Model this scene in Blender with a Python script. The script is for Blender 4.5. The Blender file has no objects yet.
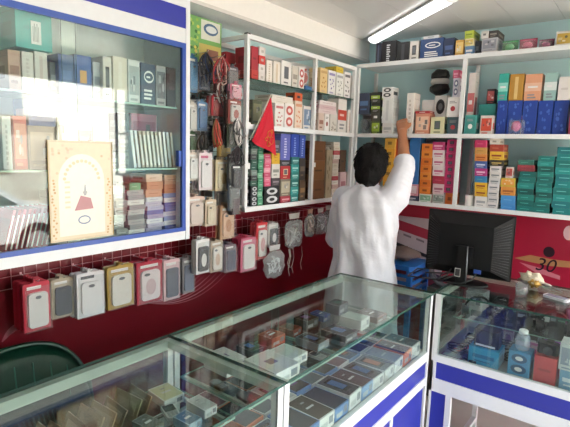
import bpy, bmesh, math, random
import numpy as np
from mathutils import Vector, Matrix

random.seed(7)
SC = bpy.context.scene
COL = SC.collection
R = math.radians

# ---------------------------------------------------------------- camera
FPX, CX, CY = 475.0, 285.0, 213.5
_y, _p, _r = R(37.5), R(7.7), R(1.72)
FW = np.array([-math.sin(_y)*math.cos(_p), math.cos(_y)*math.cos(_p), -math.sin(_p)])
_rt = np.array([math.cos(_y), math.sin(_y), 0.0]); _up = np.cross(_rt, FW)
RT = _rt*math.cos(_r)+_up*math.sin(_r); UP = -_rt*math.sin(_r)+_up*math.cos(_r)
CAM = np.array([0.0, 0.0, 1.62])
cd = bpy.data.cameras.new('camera'); cam = bpy.data.objects.new('camera', cd); COL.objects.link(cam)
cd.sensor_width = 36.0; cd.lens = 36.0*FPX/570.0; cd.clip_start = 0.02; cd.clip_end = 200
m = Matrix.Identity(4)
for i in range(3):
    m[i][0] = RT[i]; m[i][1] = UP[i]; m[i][2] = -FW[i]; m[i][3] = CAM[i]
cam.matrix_world = m
SC.camera = cam

def hit(px, py, ax, val):
    d = FW*FPX+RT*(px-CX)-UP*(py-CY)
    return CAM+d*((val-CAM[ax])/d[ax])
def proj(P):
    d = np.array(P, float)-CAM; w = d@FW
    return CX+FPX*(d@RT)/w, CY-FPX*(d@UP)/w

# ---------------------------------------------------------------- world, sun, exposure
w = bpy.data.worlds.new('world'); SC.world = w; w.use_nodes = True
bg = w.node_tree.nodes['Background']
bg.inputs[0].default_value = (0.90, 0.95, 1.0, 1); bg.inputs[1].default_value = 1.35
sd = bpy.data.lights.new('sun', 'SUN'); sd.energy = 8.0; sd.angle = R(1.0); sd.color = (1, .95, .87)
so = bpy.data.objects.new('sun', sd); COL.objects.link(so)
so.rotation_euler = Vector((0.42, 0.52, -0.78)).to_track_quat('-Z', 'Y').to_euler()
vs = SC.view_settings
vs.view_transform = 'Standard'; vs.look = 'None'; vs.gamma = 1; vs.use_curve_mapping = False
vs.exposure = 2.72
SC.cycles.transparent_max_bounces = 40
SC.cycles.max_bounces = 10
SC.cycles.diffuse_bounces = 5
SC.cycles.caustics_reflective = False

# ---------------------------------------------------------------- materials
def lin(c):
    if isinstance(c, str):
        c = c.lstrip('#'); c = [int(c[i:i+2], 16)/255 for i in (0, 2, 4)]
    return tuple((x/12.92 if x <= .04045 else ((x+.055)/1.055)**2.4) for x in c[:3])+(1,)
MATS = {}
def mat(colour, rough=.5, metal=0.0, var=.10, scale=35, bump=0.0, bscale=60, emit=0.0, name=None, spec=.5):
    key = (colour, rough, metal, var, scale, bump, bscale, emit, name, spec)
    if key in MATS: return MATS[key]
    mt = bpy.data.materials.new(name or 'paint_'+str(colour).strip('#')); mt.use_nodes = True
    nt = mt.node_tree; b = nt.nodes['Principled BSDF']; c = lin(colour)
    b.inputs['Roughness'].default_value = rough; b.inputs['Metallic'].default_value = metal
    b.inputs['Specular IOR Level'].default_value = spec
    tc = nt.nodes.new('ShaderNodeTexCoord')
    nz = nt.nodes.new('ShaderNodeTexNoise'); nz.inputs['Scale'].default_value = scale; nz.inputs['Detail'].default_value = 3
    nt.links.new(tc.outputs['Object'], nz.inputs['Vector'])
    mx = nt.nodes.new('ShaderNodeMix'); mx.data_type = 'RGBA'
    mx.inputs[6].default_value = tuple(x*(1-var) for x in c[:3])+(1,)
    mx.inputs[7].default_value = tuple(min(1, x*(1+var)) for x in c[:3])+(1,)
    nt.links.new(nz.outputs['Fac'], mx.inputs[0]); nt.links.new(mx.outputs[2], b.inputs['Base Color'])
    if bump:
        n2 = nt.nodes.new('ShaderNodeTexNoise'); n2.inputs['Scale'].default_value = bscale; n2.inputs['Detail'].default_value = 4
        nt.links.new(tc.outputs['Object'], n2.inputs['Vector'])
        bp = nt.nodes.new('ShaderNodeBump'); bp.inputs['Strength'].default_value = bump; bp.inputs['Distance'].default_value = .01
        nt.links.new(n2.outputs['Fac'], bp.inputs['Height']); nt.links.new(bp.outputs[0], b.inputs['Normal'])
    if emit:
        b.inputs['Emission Color'].default_value = c; b.inputs['Emission Strength'].default_value = emit
    MATS[key] = mt
    return mt
def clear(name, tint=(.93, .97, .95), f0=.045, rough=0.0, haze=0.0, hcol=(.8, .85, .85), bump=0):
    """thin clear sheet: light passes straight through, with a mirror share rising towards grazing angles"""
    mt = bpy.data.materials.new(name); mt.use_nodes = True; nt = mt.node_tree; nt.nodes.clear()
    out = nt.nodes.new('ShaderNodeOutputMaterial'); tr = nt.nodes.new('ShaderNodeBsdfTransparent'); tr.inputs[0].default_value = tint+(1,)
    gl = nt.nodes.new('ShaderNodeBsdfGlossy'); gl.inputs['Roughness'].default_value = rough
    lw = nt.nodes.new('ShaderNodeLayerWeight'); lw.inputs['Blend'].default_value = .5
    pw = nt.nodes.new('ShaderNodeMath'); pw.operation = 'POWER'; pw.inputs[1].default_value = 4.5
    ma = nt.nodes.new('ShaderNodeMath'); ma.operation = 'MULTIPLY_ADD'; ma.inputs[1].default_value = .8; ma.inputs[2].default_value = f0
    nt.links.new(lw.outputs['Facing'], pw.inputs[0]); nt.links.new(pw.outputs[0], ma.inputs[0])
    mx = nt.nodes.new('ShaderNodeMixShader'); nt.links.new(ma.outputs[0], mx.inputs[0])
    src = tr.outputs[0]
    if haze:
        df = nt.nodes.new('ShaderNodeBsdfDiffuse'); df.inputs[0].default_value = hcol+(1,)
        m0 = nt.nodes.new('ShaderNodeMixShader'); m0.inputs[0].default_value = haze
        nt.links.new(tr.outputs[0], m0.inputs[1]); nt.links.new(df.outputs[0], m0.inputs[2]); src = m0.outputs[0]
    if bump:
        n2 = nt.nodes.new('ShaderNodeTexNoise'); n2.inputs['Scale'].default_value = 90
        bp = nt.nodes.new('ShaderNodeBump'); bp.inputs['Strength'].default_value = bump; bp.inputs['Distance'].default_value = .01
        nt.links.new(n2.outputs['Fac'], bp.inputs['Height']); nt.links.new(bp.outputs[0], gl.inputs['Normal'])
    nt.links.new(src, mx.inputs[1]); nt.links.new(gl.outputs[0], mx.inputs[2]); nt.links.new(mx.outputs[0], out.inputs[0])
    return mt
GLASS = clear('pane_glass', f0=.05)
CGLASS = clear('counter_glass', tint=(.91, .96, .935), f0=.055)
FILM = clear('clear_film', tint=(.95, .97, .97), f0=.06, rough=.12, haze=.10, bump=.5)
POLY = clear('clear_polythene', tint=(.9, .92, .92), f0=.10, rough=.15, haze=.28, bump=.9)
EDGE = mat('#2c5249', .15, name='glass_edge')
EDGEL = mat('#9fc2b4', .15, name='glass_edge_light')
WHITE = mat('#e2e5e8', .35, name='white_aluminium', var=.04)
ALU = mat('#cfdad3', .35, .2, name='pale_aluminium', var=.06)
BLUEP = mat('#2c349f', .35, name='blue_laminate', var=.06)
BLUEF = mat('#2f52a8', .35, name='blue_frame', var=.06)
BLACK = mat('#121315', .4, name='black_plastic')
STEEL = mat('#b9bdc0', .3, .8, name='steel_wire')

# ---------------------------------------------------------------- mesh helper
class MB:
    def __init__(s): s.v = []; s.f = []; s.mi = []; s.m = []; s.sm = []
    def _m(s, mt):
        if mt not in s.m: s.m.append(mt)
        return s.m.index(mt)
    def add(s, vs, fs, mt, smooth=False):
        o = len(s.v); k = s._m(mt); s.v += [tuple(v) for v in vs]
        for f in fs: s.f.append(tuple(o+i for i in f)); s.mi.append(k); s.sm.append(smooth)
        return s
    def box(s, x0, y0, z0, x1, y1, z1, mt, edge=None):
        x0, x1 = min(x0, x1), max(x0, x1); y0, y1 = min(y0, y1), max(y0, y1); z0, z1 = min(z0, z1), max(z0, z1)
        v = [(x, y, z) for z in (z0, z1) for y in (y0, y1) for x in (x0, x1)]
        F = [(0, 2, 3, 1), (4, 5, 7, 6), (0, 1, 5, 4), (2, 6, 7, 3), (0, 4, 6, 2), (1, 3, 7, 5)]
        if edge is None: return s.add(v, F, mt)
        d = [z1-z0, z1-z0, y1-y0, y1-y0, x1-x0, x1-x0]; mn = min(d)
        s.add(v, [f for f, q in zip(F, d) if q <= mn+1e-9], mt); return s.add(v, [f for f, q in zip(F, d) if q > mn+1e-9], edge)
    def cbox(s, w, d, h, mt, c=.002, x=0, y=0, z=0):
        """box with chamfered vertical edges, base centre at x,y,z"""
        c = min(c, w*.3, d*.3); p = []
        for sx, sy in ((1, 1), (-1, 1), (-1, -1), (1, -1)):
            a = (sx*(w/2-c), sy*d/2); b = (sx*w/2, sy*(d/2-c))
            p += [b, a] if sx*sy > 0 else [a, b]
        return s.prism([(x+q[0], y+q[1]) for q in p], z, z+h, mt)
    def prism(s, poly, z0, z1, mt, axis='z'):
        n = len(poly)
        def P(a, b, c): return (a, b, c) if axis == 'z' else ((a, c, b) if axis == 'y' else (c, a, b))
        v = [P(a, b, z0) for a, b in poly]+[P(a, b, z1) for a, b in poly]
        f = [tuple(range(n))[::-1], tuple(range(n, 2*n))]+[(i, (i+1) % n, n+(i+1) % n, n+i) for i in range(n)]
        if axis == 'y': f = [q[::-1] for q in f]
        return s.add(v, f, mt)
    def quad(s, pts, mt): return s.add(pts, [tuple(range(len(pts)))], mt)
    def tube(s, pts, r, mt, n=6, cap=True):
        pts = [Vector(p) for p in pts]; rs = r if isinstance(r, (list, tuple)) else [r]*len(pts)
        v = []; f = []; up = None
        for i, p in enumerate(pts):
            t = (pts[min(i+1, len(pts)-1)]-pts[max(i-1, 0)])
            t = t.normalized() if t.length > 1e-9 else Vector((0, 0, 1))
            if up is None: up = t.orthogonal().normalized()
            up = (up-t*up.dot(t)); up = up.normalized() if up.length > 1e-6 else t.orthogonal().normalized()
            b = t.cross(up)
            for k in range(n):
                a = 2*math.pi*k/n; v.append(p+(up*math.cos(a)+b*math.sin(a))*rs[i])
        for i in range(len(pts)-1):
            for k in range(n): f.append((i*n+k, i*n+(k+1) % n, (i+1)*n+(k+1) % n, (i+1)*n+k))
        if cap: f.append(tuple(range(n))[::-1]); f.append(tuple(range(len(v)-n, len(v))))
        return s.add(v, f, mt, True)
    def lathe(s, prof, mt, n=16, x=0, y=0, z=0, sx=1, sy=1):
        v = []; f = []
        for r, h in prof:
            for k in range(n): a = 2*math.pi*k/n; v.append((x+r*sx*math.cos(a), y+r*sy*math.sin(a), z+h))
        for i in range(len(prof)-1):
            for k in range(n): f.append((i*n+k, i*n+(k+1) % n, (i+1)*n+(k+1) % n, (i+1)*n+k))
        f.append(tuple(range(n))[::-1]); f.append(tuple(range(len(v)-n, len(v))))
        return s.add(v, f, mt, True)
    def ell(s, c, r, mt, nu=12, nv=8, fn=None):
        v = [];f = []
        for j in range(nv+1):
            ph = math.pi*j/nv
            for i in range(nu):
                th = 2*math.pi*i/nu; d = Vector((math.sin(ph)*math.cos(th), math.sin(ph)*math.sin(th), math.cos(ph)))
                k = fn(d) if fn else 1
                v.append((c[0]+r[0]*d.x*k, c[1]+r[1]*d.y*k, c[2]+r[2]*d.z*k))
        for j in range(nv):
            for i in range(nu): f.append((j*nu+i, (j+1)*nu+i, (j+1)*nu+(i+1) % nu, j*nu+(i+1) % nu))
        return s.add(v, f, mt, True)
    def build(s, name, parent=None, loc=None, rz=0, rx=0, ry=0):
        me = bpy.data.meshes.new(name); me.from_pydata(s.v, [], s.f)
        for mt in s.m: me.materials.append(mt)
        me.polygons.foreach_set('material_index', s.mi); me.polygons.foreach_set('use_smooth', s.sm); me.update()
        o = bpy.data.objects.new(name, me); COL.objects.link(o)
        if parent: o.parent = parent
        if loc is not None: o.location = loc
        if rz or rx or ry: o.rotation_euler = (rx, ry, rz)
        return o
def ell2(cx, cz, rx, rz, n=14): return [(cx+rx*math.cos(2*math.pi*k/n), cz+rz*math.sin(2*math.pi*k/n)) for k in range(n)]

LABELS = {}
def tag(o, label, cat, group=None):
    o['label'] = label; o['category'] = cat
    if group: o['group'] = group
    n = len(label.split())
    if n < 4 or n > 16: print('LABEL LENGTH', n, label)
    if label in LABELS and not (group and LABELS[label] == group): print('LABEL TWICE', label)
    LABELS[label] = group
    return o
def thing(name, label, cat, loc=(0, 0, 0), rz=0, group=None):
    o = bpy.data.objects.new(name, None); COL.objects.link(o); o.empty_display_size = .05
    o.location = loc; o.rotation_euler = (0, 0, rz)
    return tag(o, label, cat, group)
def struct(name, mb, parent=None):
    o = mb.build(name, parent)
    if not parent: o['kind'] = 'structure'
    return o
ORD = ['first', 'second', 'third', 'fourth', 'fifth', 'sixth', 'seventh', 'eighth', 'ninth', 'tenth', 'eleventh', 'twelfth', 'thirteenth']

# ================================================================ the room
XW, YW = -2.0, 3.3          # wall planes
XE = 1.55                   # shop front on the street side
ZC = 2.425                  # ceiling
XS, YS = -1.70, 3.0         # shelf front planes
ZB, ZM, ZG, ZT = 1.302, 1.742, 1.98, 2.195
floor_m = mat('#cfccc4', .55, var=.16, scale=6, bump=.15, bscale=25, name='concrete_floor')
aqua = mat('#c4e6ec', .6, var=.04, scale=4, name='aqua_wall_paint')
redp = mat('#74111f', .28, var=.18, scale=2.2, name='red_printed_vinyl')
redp2 = mat('#b02440', .28, var=.22, scale=2.5, name='bright_red_printed_vinyl')
ceil_m = mat('#e6e3e0', .16, var=.02, scale=3, name='glossy_ceiling_panel')
struct('floor', MB().box(XW-.1, -1.8, -.1, XE, YW+.1, 0, floor_m))
WL = struct('wall_left', MB().box(XW-.12, -1.8, 0, XW, YW+.12, ZC, aqua))
WB = struct('wall_back', MB().box(XW, YW, 0, XE, YW+.12, ZC, aqua))
fw_m = mat('#e4e4e0', .6, var=.04, name='front_wall_paint')
struct('wall_front', MB().box(XW-.12, -1.92, 0, XE, -1.8, ZC, fw_m))
struct('wall_right', MB().box(XE, -1.92, 0, XE+.12, .5, ZC, fw_m).box(XE, .5, 2.25, XE+.12, YW+.12, ZC+.15, fw_m))
ce = struct('ceiling', MB().box(XW-.12, -1.8, ZC+.012, XE, YW+.12, ZC+.15, mat('#8d8a86', .8, name='ceiling_void')))
for k in range(19):          # long glossy ceiling boards running from front to back
    x0 = XW+.25*k
    if x0 > XE-.05: break
    MB().box(x0+.001, -1.8, ZC, min(x0+.249, XE), YW, ZC+.011, ceil_m).build('ceiling_board', ce)
# boxed-in soffit above the left wall units
sof = mat('#f0eeea', .4, var=.03, name='soffit_paint')
so_ = struct('trim_1', MB().box(XW, -1.8, 2.285, -1.78, YW, ZC, sof))
MB().box(-1.78, -1.8, 2.283, -1.772, YW, 2.30, mat('#d8d5d0', .4, name='soffit_lip')).build('lip', so_)

# red printed panels below the shelves
lp = MB().box(XW, -1.0, .12, XW+.006, YW, 1.28, redp)
pk = mat('#c98d98', .4, name='pink_print'); pk2 = mat('#a8616c', .4, name='dull_pink_print')
def ribbon(mb, pts, wd, mt, x):
    pts = [Vector((x, a, b)) for a, b in pts]; L = []; Rr = []
    for i, p in enumerate(pts):
        t = (pts[min(i+1, len(pts)-1)]-pts[max(i-1, 0)]).normalized(); n = Vector((0, -t.z, t.y))
        ww = wd*math.sin(math.pi*(i+.6)/(len(pts)+.2)); L.append(p+n*ww); Rr.append(p-n*ww)
    for i in range(len(pts)-1): mb.quad([L[i], Rr[i], Rr[i+1], L[i+1]], mt)
for k in range(11):          # sweeping feathered strokes printed on the panel
    pts = []
    for j in range(12):
        t = j/11
        px = 108+16*k*.25+t*(62+2.2*k); py = 293+2.0*k*.5+6*math.sin(math.pi*t*.6)-(t**2.4)*(18+2.4*k)
        h = hit(px, py, 0, XW+.0065); pts.append((h[1], h[2]))
    ribbon(lp, pts, .0022+.0006*(k % 3), pk if k % 2 else pk2, XW+.0068)
for k in range(4):
    pts = [tuple(hit(2+16*t*(1+.5*k)+4*k, 342-24*t-5*k+5*t*t, 0, XW+.0065)[1:]) for t in [i/8 for i in range(9)]]
    ribbon(lp, pts, .011, pk2, XW+.0066)
o = lp.build('vinyl_panel', WL); o['label'] = 'dark red printed vinyl with pale feathered swirls'

bp = MB().box(XW+.01, YW-.006, .12, 1.6, YW, 1.28, redp2)
yb = YW-.0065
tan = mat('#b9885a', .45, name='tan_print'); dk = mat('#2a1420', .4, name='dark_print'); rose = mat('#d9828f', .45, name='rose_print')
def bpt(px, py, off=0): q = hit(px, py, 1, yb-off); return (q[0], yb-off, q[2])
bp.quad([bpt(514, 258), bpt(530, 255), bpt(550, 259), bpt(575, 262), bpt(600, 258), bpt(600, 266), bpt(575, 268), bpt(550, 266), bpt(530, 262)][::-1], tan)
bp.quad([bpt(519, 262, .0002), bpt(540, 268, .0002), bpt(560, 276, .0002), bpt(560, 280, .0002), bpt(535, 272, .0002)][::-1], rose)
c0 = bpt(549, 252, .0004); bp.quad([(c0[0]+a, c0[1], c0[2]+b) for a, b in ell2(0, 0, .032, .034)][::-1], dk)
c0 = bpt(569, 233, .0004); bp.quad([(c0[0]+a, c0[1], c0[2]+b) for a, b in ell2(0, 0, .03, .045)][::-1], mat('#e8c3c8', .4, name='pale_rose_print'))
panel_b = bp.build('vinyl_panel', WB); panel_b['label'] = 'bright red printed vinyl reading 30'
def text_mesh(txt, size, mt, name, parent, loc, rot, shear=0):
    cu = bpy.data.curves.new(name, 'FONT'); cu.body = txt; cu.size = size; cu.extrude = .0006; cu.shear = shear; cu.align_x = 'CENTER'
    t = bpy.data.objects.new(name, cu); COL.objects.link(t)
    dg = bpy.context.evaluated_depsgraph_get(); me = bpy.data.meshes.new_from_object(t.evaluated_get(dg))
    bpy.data.objects.remove(t); me.materials.clear(); me.materials.append(mt)
    o = bpy.data.objects.new(name, me); COL.objects.link(o); o.parent = parent; o.location = loc; o.rotation_euler = rot
    return o
q = bpt(544, 271, .001)
text_mesh('30', .115, dk, 'printed_number', panel_b, q, (R(90), 0, 0), .25)

# shop outside: road, pavement, car and houses (they show in the cabinet glass)
struct('pavement', MB().box(XE, -6, -.4, 3.4, 16, -.12, mat('#c9c2b6', .8, var=.12, scale=3, name='pavement_concrete')))
struct('road', MB().box(3.4, -14, -.5, 30, 30, -.3, mat('#a49d93', .85, var=.15, scale=2, name='dusty_road')))

# ================================================================ glowing batten standing in for a white streak of light on the ceiling
a = hit(374, 37, 2, ZC); b = hit(452, -7, 2, ZC)
mid = (a+b)/2; ang = math.atan2(b[1]-a[1], b[0]-a[0]); L = float(np.linalg.norm(b-a))
t = thing('streak_stand_in', 'glowing white batten standing in for the light streak across the ceiling', 'light', (mid[0], mid[1], ZC-.002), ang)
MB().box(-L/2, -.045, -.012, L/2, .045, 0, WHITE).build('streak_base', t)
MB().prism([(.044*math.cos(math.pi*k/10), -.012-.030*math.sin(math.pi*k/10)) for k in range(11)], -L/2+.008, L/2-.008, mat('#ffffff', .5, emit=.45, name='streak_glow'), 'x').build('streak_body', t)
for sx in (-1, 1): MB().prism([(.046*math.cos(math.pi*k/10), -.0125-.032*math.sin(math.pi*k/10)) for k in range(11)], sx*(L/2-.003)-.004, sx*(L/2-.003)+.004, WHITE, 'x').build('end_cap', t)

# ================================================================ shelf units
def shelf_unit_back():
    t = thing('shelf_unit', 'white framed shelf unit along the back wall with three bays', 'shelf', (0, YS, 0))
    p = .022; X0, X1 = -1.70, 1.3
    xs = [-1.70, -.968, -.235, .50, 1.28]
    for x in xs:
        MB().box(x-p/2, 0, ZB-.02, x+p/2, p, ZT+.02, WHITE).build('post', t)
        MB().box(x-p/2, .27, ZB-.02, x+p/2, .27+p, ZT, WHITE).build('rear_post', t)
    for z, nm in ((ZB, 'shelf'), (ZM, 'shelf'), (ZT+.02, 'top_shelf')):
        MB().box(X0+p/2, .004, z-.014, X1, .296, z, WHITE if nm == 'top_shelf' else mat('#e4ecee', .4, name='white_shelf_board')).build(nm, t)
        MB().box(X0+p/2, -.004, z-.022, X1, .004, z+.004, WHITE).build('front_edge', t)
    return t
SHB = shelf_unit_back()
def shelf_unit_left():
    t = thing('shelf_unit', 'white framed shelf unit with glass shelf on the left wall', 'shelf', (XS, 0, 0))
    p = .022; Y0, Y1 = 1.87, 2.985; D = .29
    for y in (Y0, 2.49, Y1-.011):
        MB().box(-p, y-p/2, ZB-.02, 0, y+p/2, ZT, WHITE).build('post', t)
    for y in (Y0, Y1-.011): MB().box(-D, y-p/2, ZB-.02, -D+p, y+p/2, ZT, WHITE).build('rear_post', t)
    for z in (ZB, ZM):
        MB().box(-D, Y0-p/2, z-.014, -.004, Y1, z, mat('#e4ecee', .4, name='white_shelf_board')).build('shelf', t)
        MB().box(-.004, Y0-p/2, z-.022, .004, Y1, z+.004, WHITE).build('front_edge', t)
    MB().box(-D, Y0, ZG-.007, -.002, Y1-.02, ZG, GLASS, EDGE).build('glass_shelf', t)
    for x0 in (-p, -D): MB().box(x0+.0006, Y0-p/2+.0006, ZT-.02, x0+p-.0006, Y1, ZT+.004, WHITE).build('top_rail', t)
    MB().box(-p-.001, Y0-p/2-.001, ZT+.001, .001, Y0+p/2+.001, ZT+.008, BLACK).build('end_cap', t)
    for y in (Y0, 2.49, Y1-.011): MB().box(-D+p, y-p/2, ZT-.02, -p, y+p/2, ZT, WHITE).build('cross_rail', t)
    for z in (ZM, 1.53): MB().box(-.016, Y0-.02, z-.02, .007, Y0+.02, z+.012, WHITE).build('joint', t)
    for z in (1.53,): MB().box(-.016, 2.47, z-.016, .007, 2.51, z+.012, WHITE).build('joint', t)
    return t
SHL = shelf_unit_left()

# ---------------------------------------------------------------- cartons
PAPER = {}
def paper(c, rough=.42): return mat(mixc(c, '#84868a', .13), rough, var=.07, scale=40)
def front(mb, w, y, pr, h):
    """prints on the front face: ('r',u0,v0,u1,v1,colour) or ('e',u,v,ru,rv,colour) in shares of the face"""
    for i, q in enumerate(pr):
        yy = y-.0003*(1+i*.5)
        if q[0] == 'r':
            a, b, c, d = (q[1]-.5)*w, q[2]*h, (q[3]-.5)*w, q[4]*h
            mb.quad([(a, yy, b), (c, yy, b), (c, yy, d), (a, yy, d)], paper(q[5]))
        else: mb.quad([(u, yy, v) for u, v in ell2((q[1]-.5)*w, q[2]*h, q[3]*w, q[4]*h)], paper(q[5]))
def lines(u0, u1, v0, v1, n, c, jag=True):
    out = []
    for i in range(n):
        a = v0+(v1-v0)*(i+.15)/n; b = v0+(v1-v0)*(i+.7)/n
        out.append(('r', u0, a, u1-(random.random()*.3*(u1-u0) if jag else 0), b, c))
    return out
def mixc(a, b, f):
    h = lambda q: [int(q[i:i+2], 16) for i in (1, 3, 5)]
    return '#%02x%02x%02x' % tuple(int(x*(1-f)+y*f) for x, y in zip(h(a), h(b)))
def style(s, c2, c3='#f4f4f4'):
    if s == 'plain': return lines(.2, .8, .42, .58, 1, c2)
    if s == 'title': return [('r', .14, .40, .86, .62, c2)]+lines(.2, .8, .16, .30, 1, c2)
    if s == 'window': return [('r', .28, .30, .72, .78, c2), ('r', .34, .36, .66, .72, '#5a5f68')]+lines(.25, .75, .1, .2, 1, c2)
    if s == 'oval': return [('e', .55, .68, .34, .15, c3), ('e', .55, .68, .29, .10, c2)]+lines(.38, .7, .64, .72, 1, c3)+lines(.2, .8, .12, .4, 3, c3)
    if s == 'rings': return [('e', .5, .72, .36, .19, c2), ('e', .5, .72, .18, .09, c3), ('e', .5, .27, .36, .19, c2), ('e', .5, .27, .18, .09, c3)]
    if s == 'dot': return [('r', .1, .08, .9, .92, c3), ('e', .5, .42, .2, .13, c2)]+lines(.2, .8, .68, .82, 2, '#999999')
    if s == 'photo':
        out = [('r', .08, .2, .92, .86, c2)]
        for i in range(5):
            u, v, a_, b_ = random.uniform(.22, .78), random.uniform(.32, .74), random.uniform(.05, .13), random.uniform(.05, .11)
            out.append((random.choice('er'), u, v, a_, b_, mixc(c2, random.choice([c3, '#3b4048', '#8a8f98', c3]), random.uniform(.35, .8))))
            if out[-1][0] == 'r': out[-1] = ('r', u-a_, v-b_, u+a_, v+b_, out[-1][5])
        return out+lines(.15, .8, .05, .15, 1, c2)
    if s == 'spine': return [('r', .38, .10, .62, .9, c2)]
    if s == 'letters': return [('r', .35, .08+.1*i, .35+.3*(.6+.4*random.random()), .08+.1*i+.06, c2) for i in range(8)]
    if s == 'band': return [('r', 0, .38, 1, .68, c2)]+lines(.2, .8, .48, .6, 1, c3)+lines(.2, .8, .1, .3, 2, '#8a8f96')
    if s == 'phone': return [('r', .24, .1, .76, .9, c2), ('r', .3, .2, .7, .82, c3)]
    if s == 'small': return [('r', .3, .35, .7, .65, c2)]
    if s == 'squiggle':
        out = [('r', .1, .8, .9, .9, mixc(c2, c3, .3))]
        for i in range(9):
            u = .22+.065*i; v = .45+.2*math.sin(i*1.1+int(c2[1:3], 16) % 5); out.append(('e', u, v, .06, .035, c2))
        return out+[('r', .2, .08, .7, .14, mixc(c2, c3, .5))]
    if s == 'pattern': return [('e', .2+.6*random.random(), .1+.8*random.random(), .05+.05*random.random(), .03+.03*random.random(), c2) for i in range(9)]
    return []
def carton(name, label, cat, w, d, h, c, st, c2, loc, rz, group=None, c3='#f4f4f4', top=None, rx=0, side=None):
    mb = MB(); mb.cbox(w, d, h, paper(c), .0015)
    front(mb, w, -d/2, style(st, c2, c3), h)
    # lid seam round the sides and a flap line on top
    sc_ = tuple(x*.72 for x in (int(c[1:3], 16)/255, int(c[3:5], 16)/255, int(c[5:7], 16)/255))
    dkc = '#%02x%02x%02x' % tuple(int(255*x) for x in sc_)
    z = h+.0003
    mb.quad([(-w*.48, -.001, z), (w*.48, -.001, z), (w*.48, .001, z), (-w*.48, .001, z)], paper(dkc))
    for sx in (-1, 1):
        x = sx*(w/2+.0003); q = [(x, -d*.46, h*.86), (x, d*.46, h*.86), (x, d*.46, h*.86-.0015), (x, -d*.46, h*.86-.0015)]
        mb.quad(q if sx > 0 else q[::-1], paper(dkc))
        sp = side or c2
        q = [(x, -d*.3, h*.3), (x, d*.3, h*.3), (x, d*.3, h*.62), (x, -d*.3, h*.62)]
        mb.quad(q if sx > 0 else q[::-1], paper(sp))
    if top:
        for (u0, v0, u1, v1, cc) in top:
            z += .0002
            mb.quad([((u0-.5)*w, (v0-.5)*d, z), ((u1-.5)*w, (v0-.5)*d, z), ((u1-.5)*w, (v1-.5)*d, z), ((u0-.5)*w, (v1-.5)*d, z)], paper(cc))
    o = mb.build(name, None, loc, rz, rx)
    return tag(o, label, cat, group)
def blister(name, label, cat, w, d, h, c, c2, loc, rz, group=None, rx=0):
    """card-backed clear pack with a product under the bubble; base centre at loc, front -Y"""
    t = thing(name, label, cat, loc, rz, group); t.rotation_euler = (rx, 0, rz)
    mb = MB().cbox(w, .002, h, paper(c), .0005, 0, d/2-.001); front(mb, w, d/2-.002, [('r', .08, .8, .92, .95, c2)]+lines(.12, .88, .03, .12, 1, c2), h)
    mb.build('backing_card', t)
    f = lambda q: 1+.06*math.sin(9*q.x+5*q.z)
    MB().ell((0, .1*d, h*.45), (w*.30, d*.28, h*.27), mat(c2, .35, var=.3, scale=25), 10, 7, f).build('product', t)
    mb = MB(); x0, x1, y0, y1 = w*.46, w*.36, d/2-.003, -d/2
    lo = [(-x0, y0, h*.03), (x0, y0, h*.03), (x0, y0, h*.8), (-x0, y0, h*.8)]; hi = [(-x1, y1, h*.1), (x1, y1, h*.1), (x1, y1, h*.74), (-x1, y1, h*.74)]
    mb.add(lo+hi, [(4, 5, 6, 7), (0, 1, 5, 4), (1, 2, 6, 5), (2, 3, 7, 6), (3, 0, 4, 7)], FILM); mb.build('bubble', t)
    return t

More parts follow.
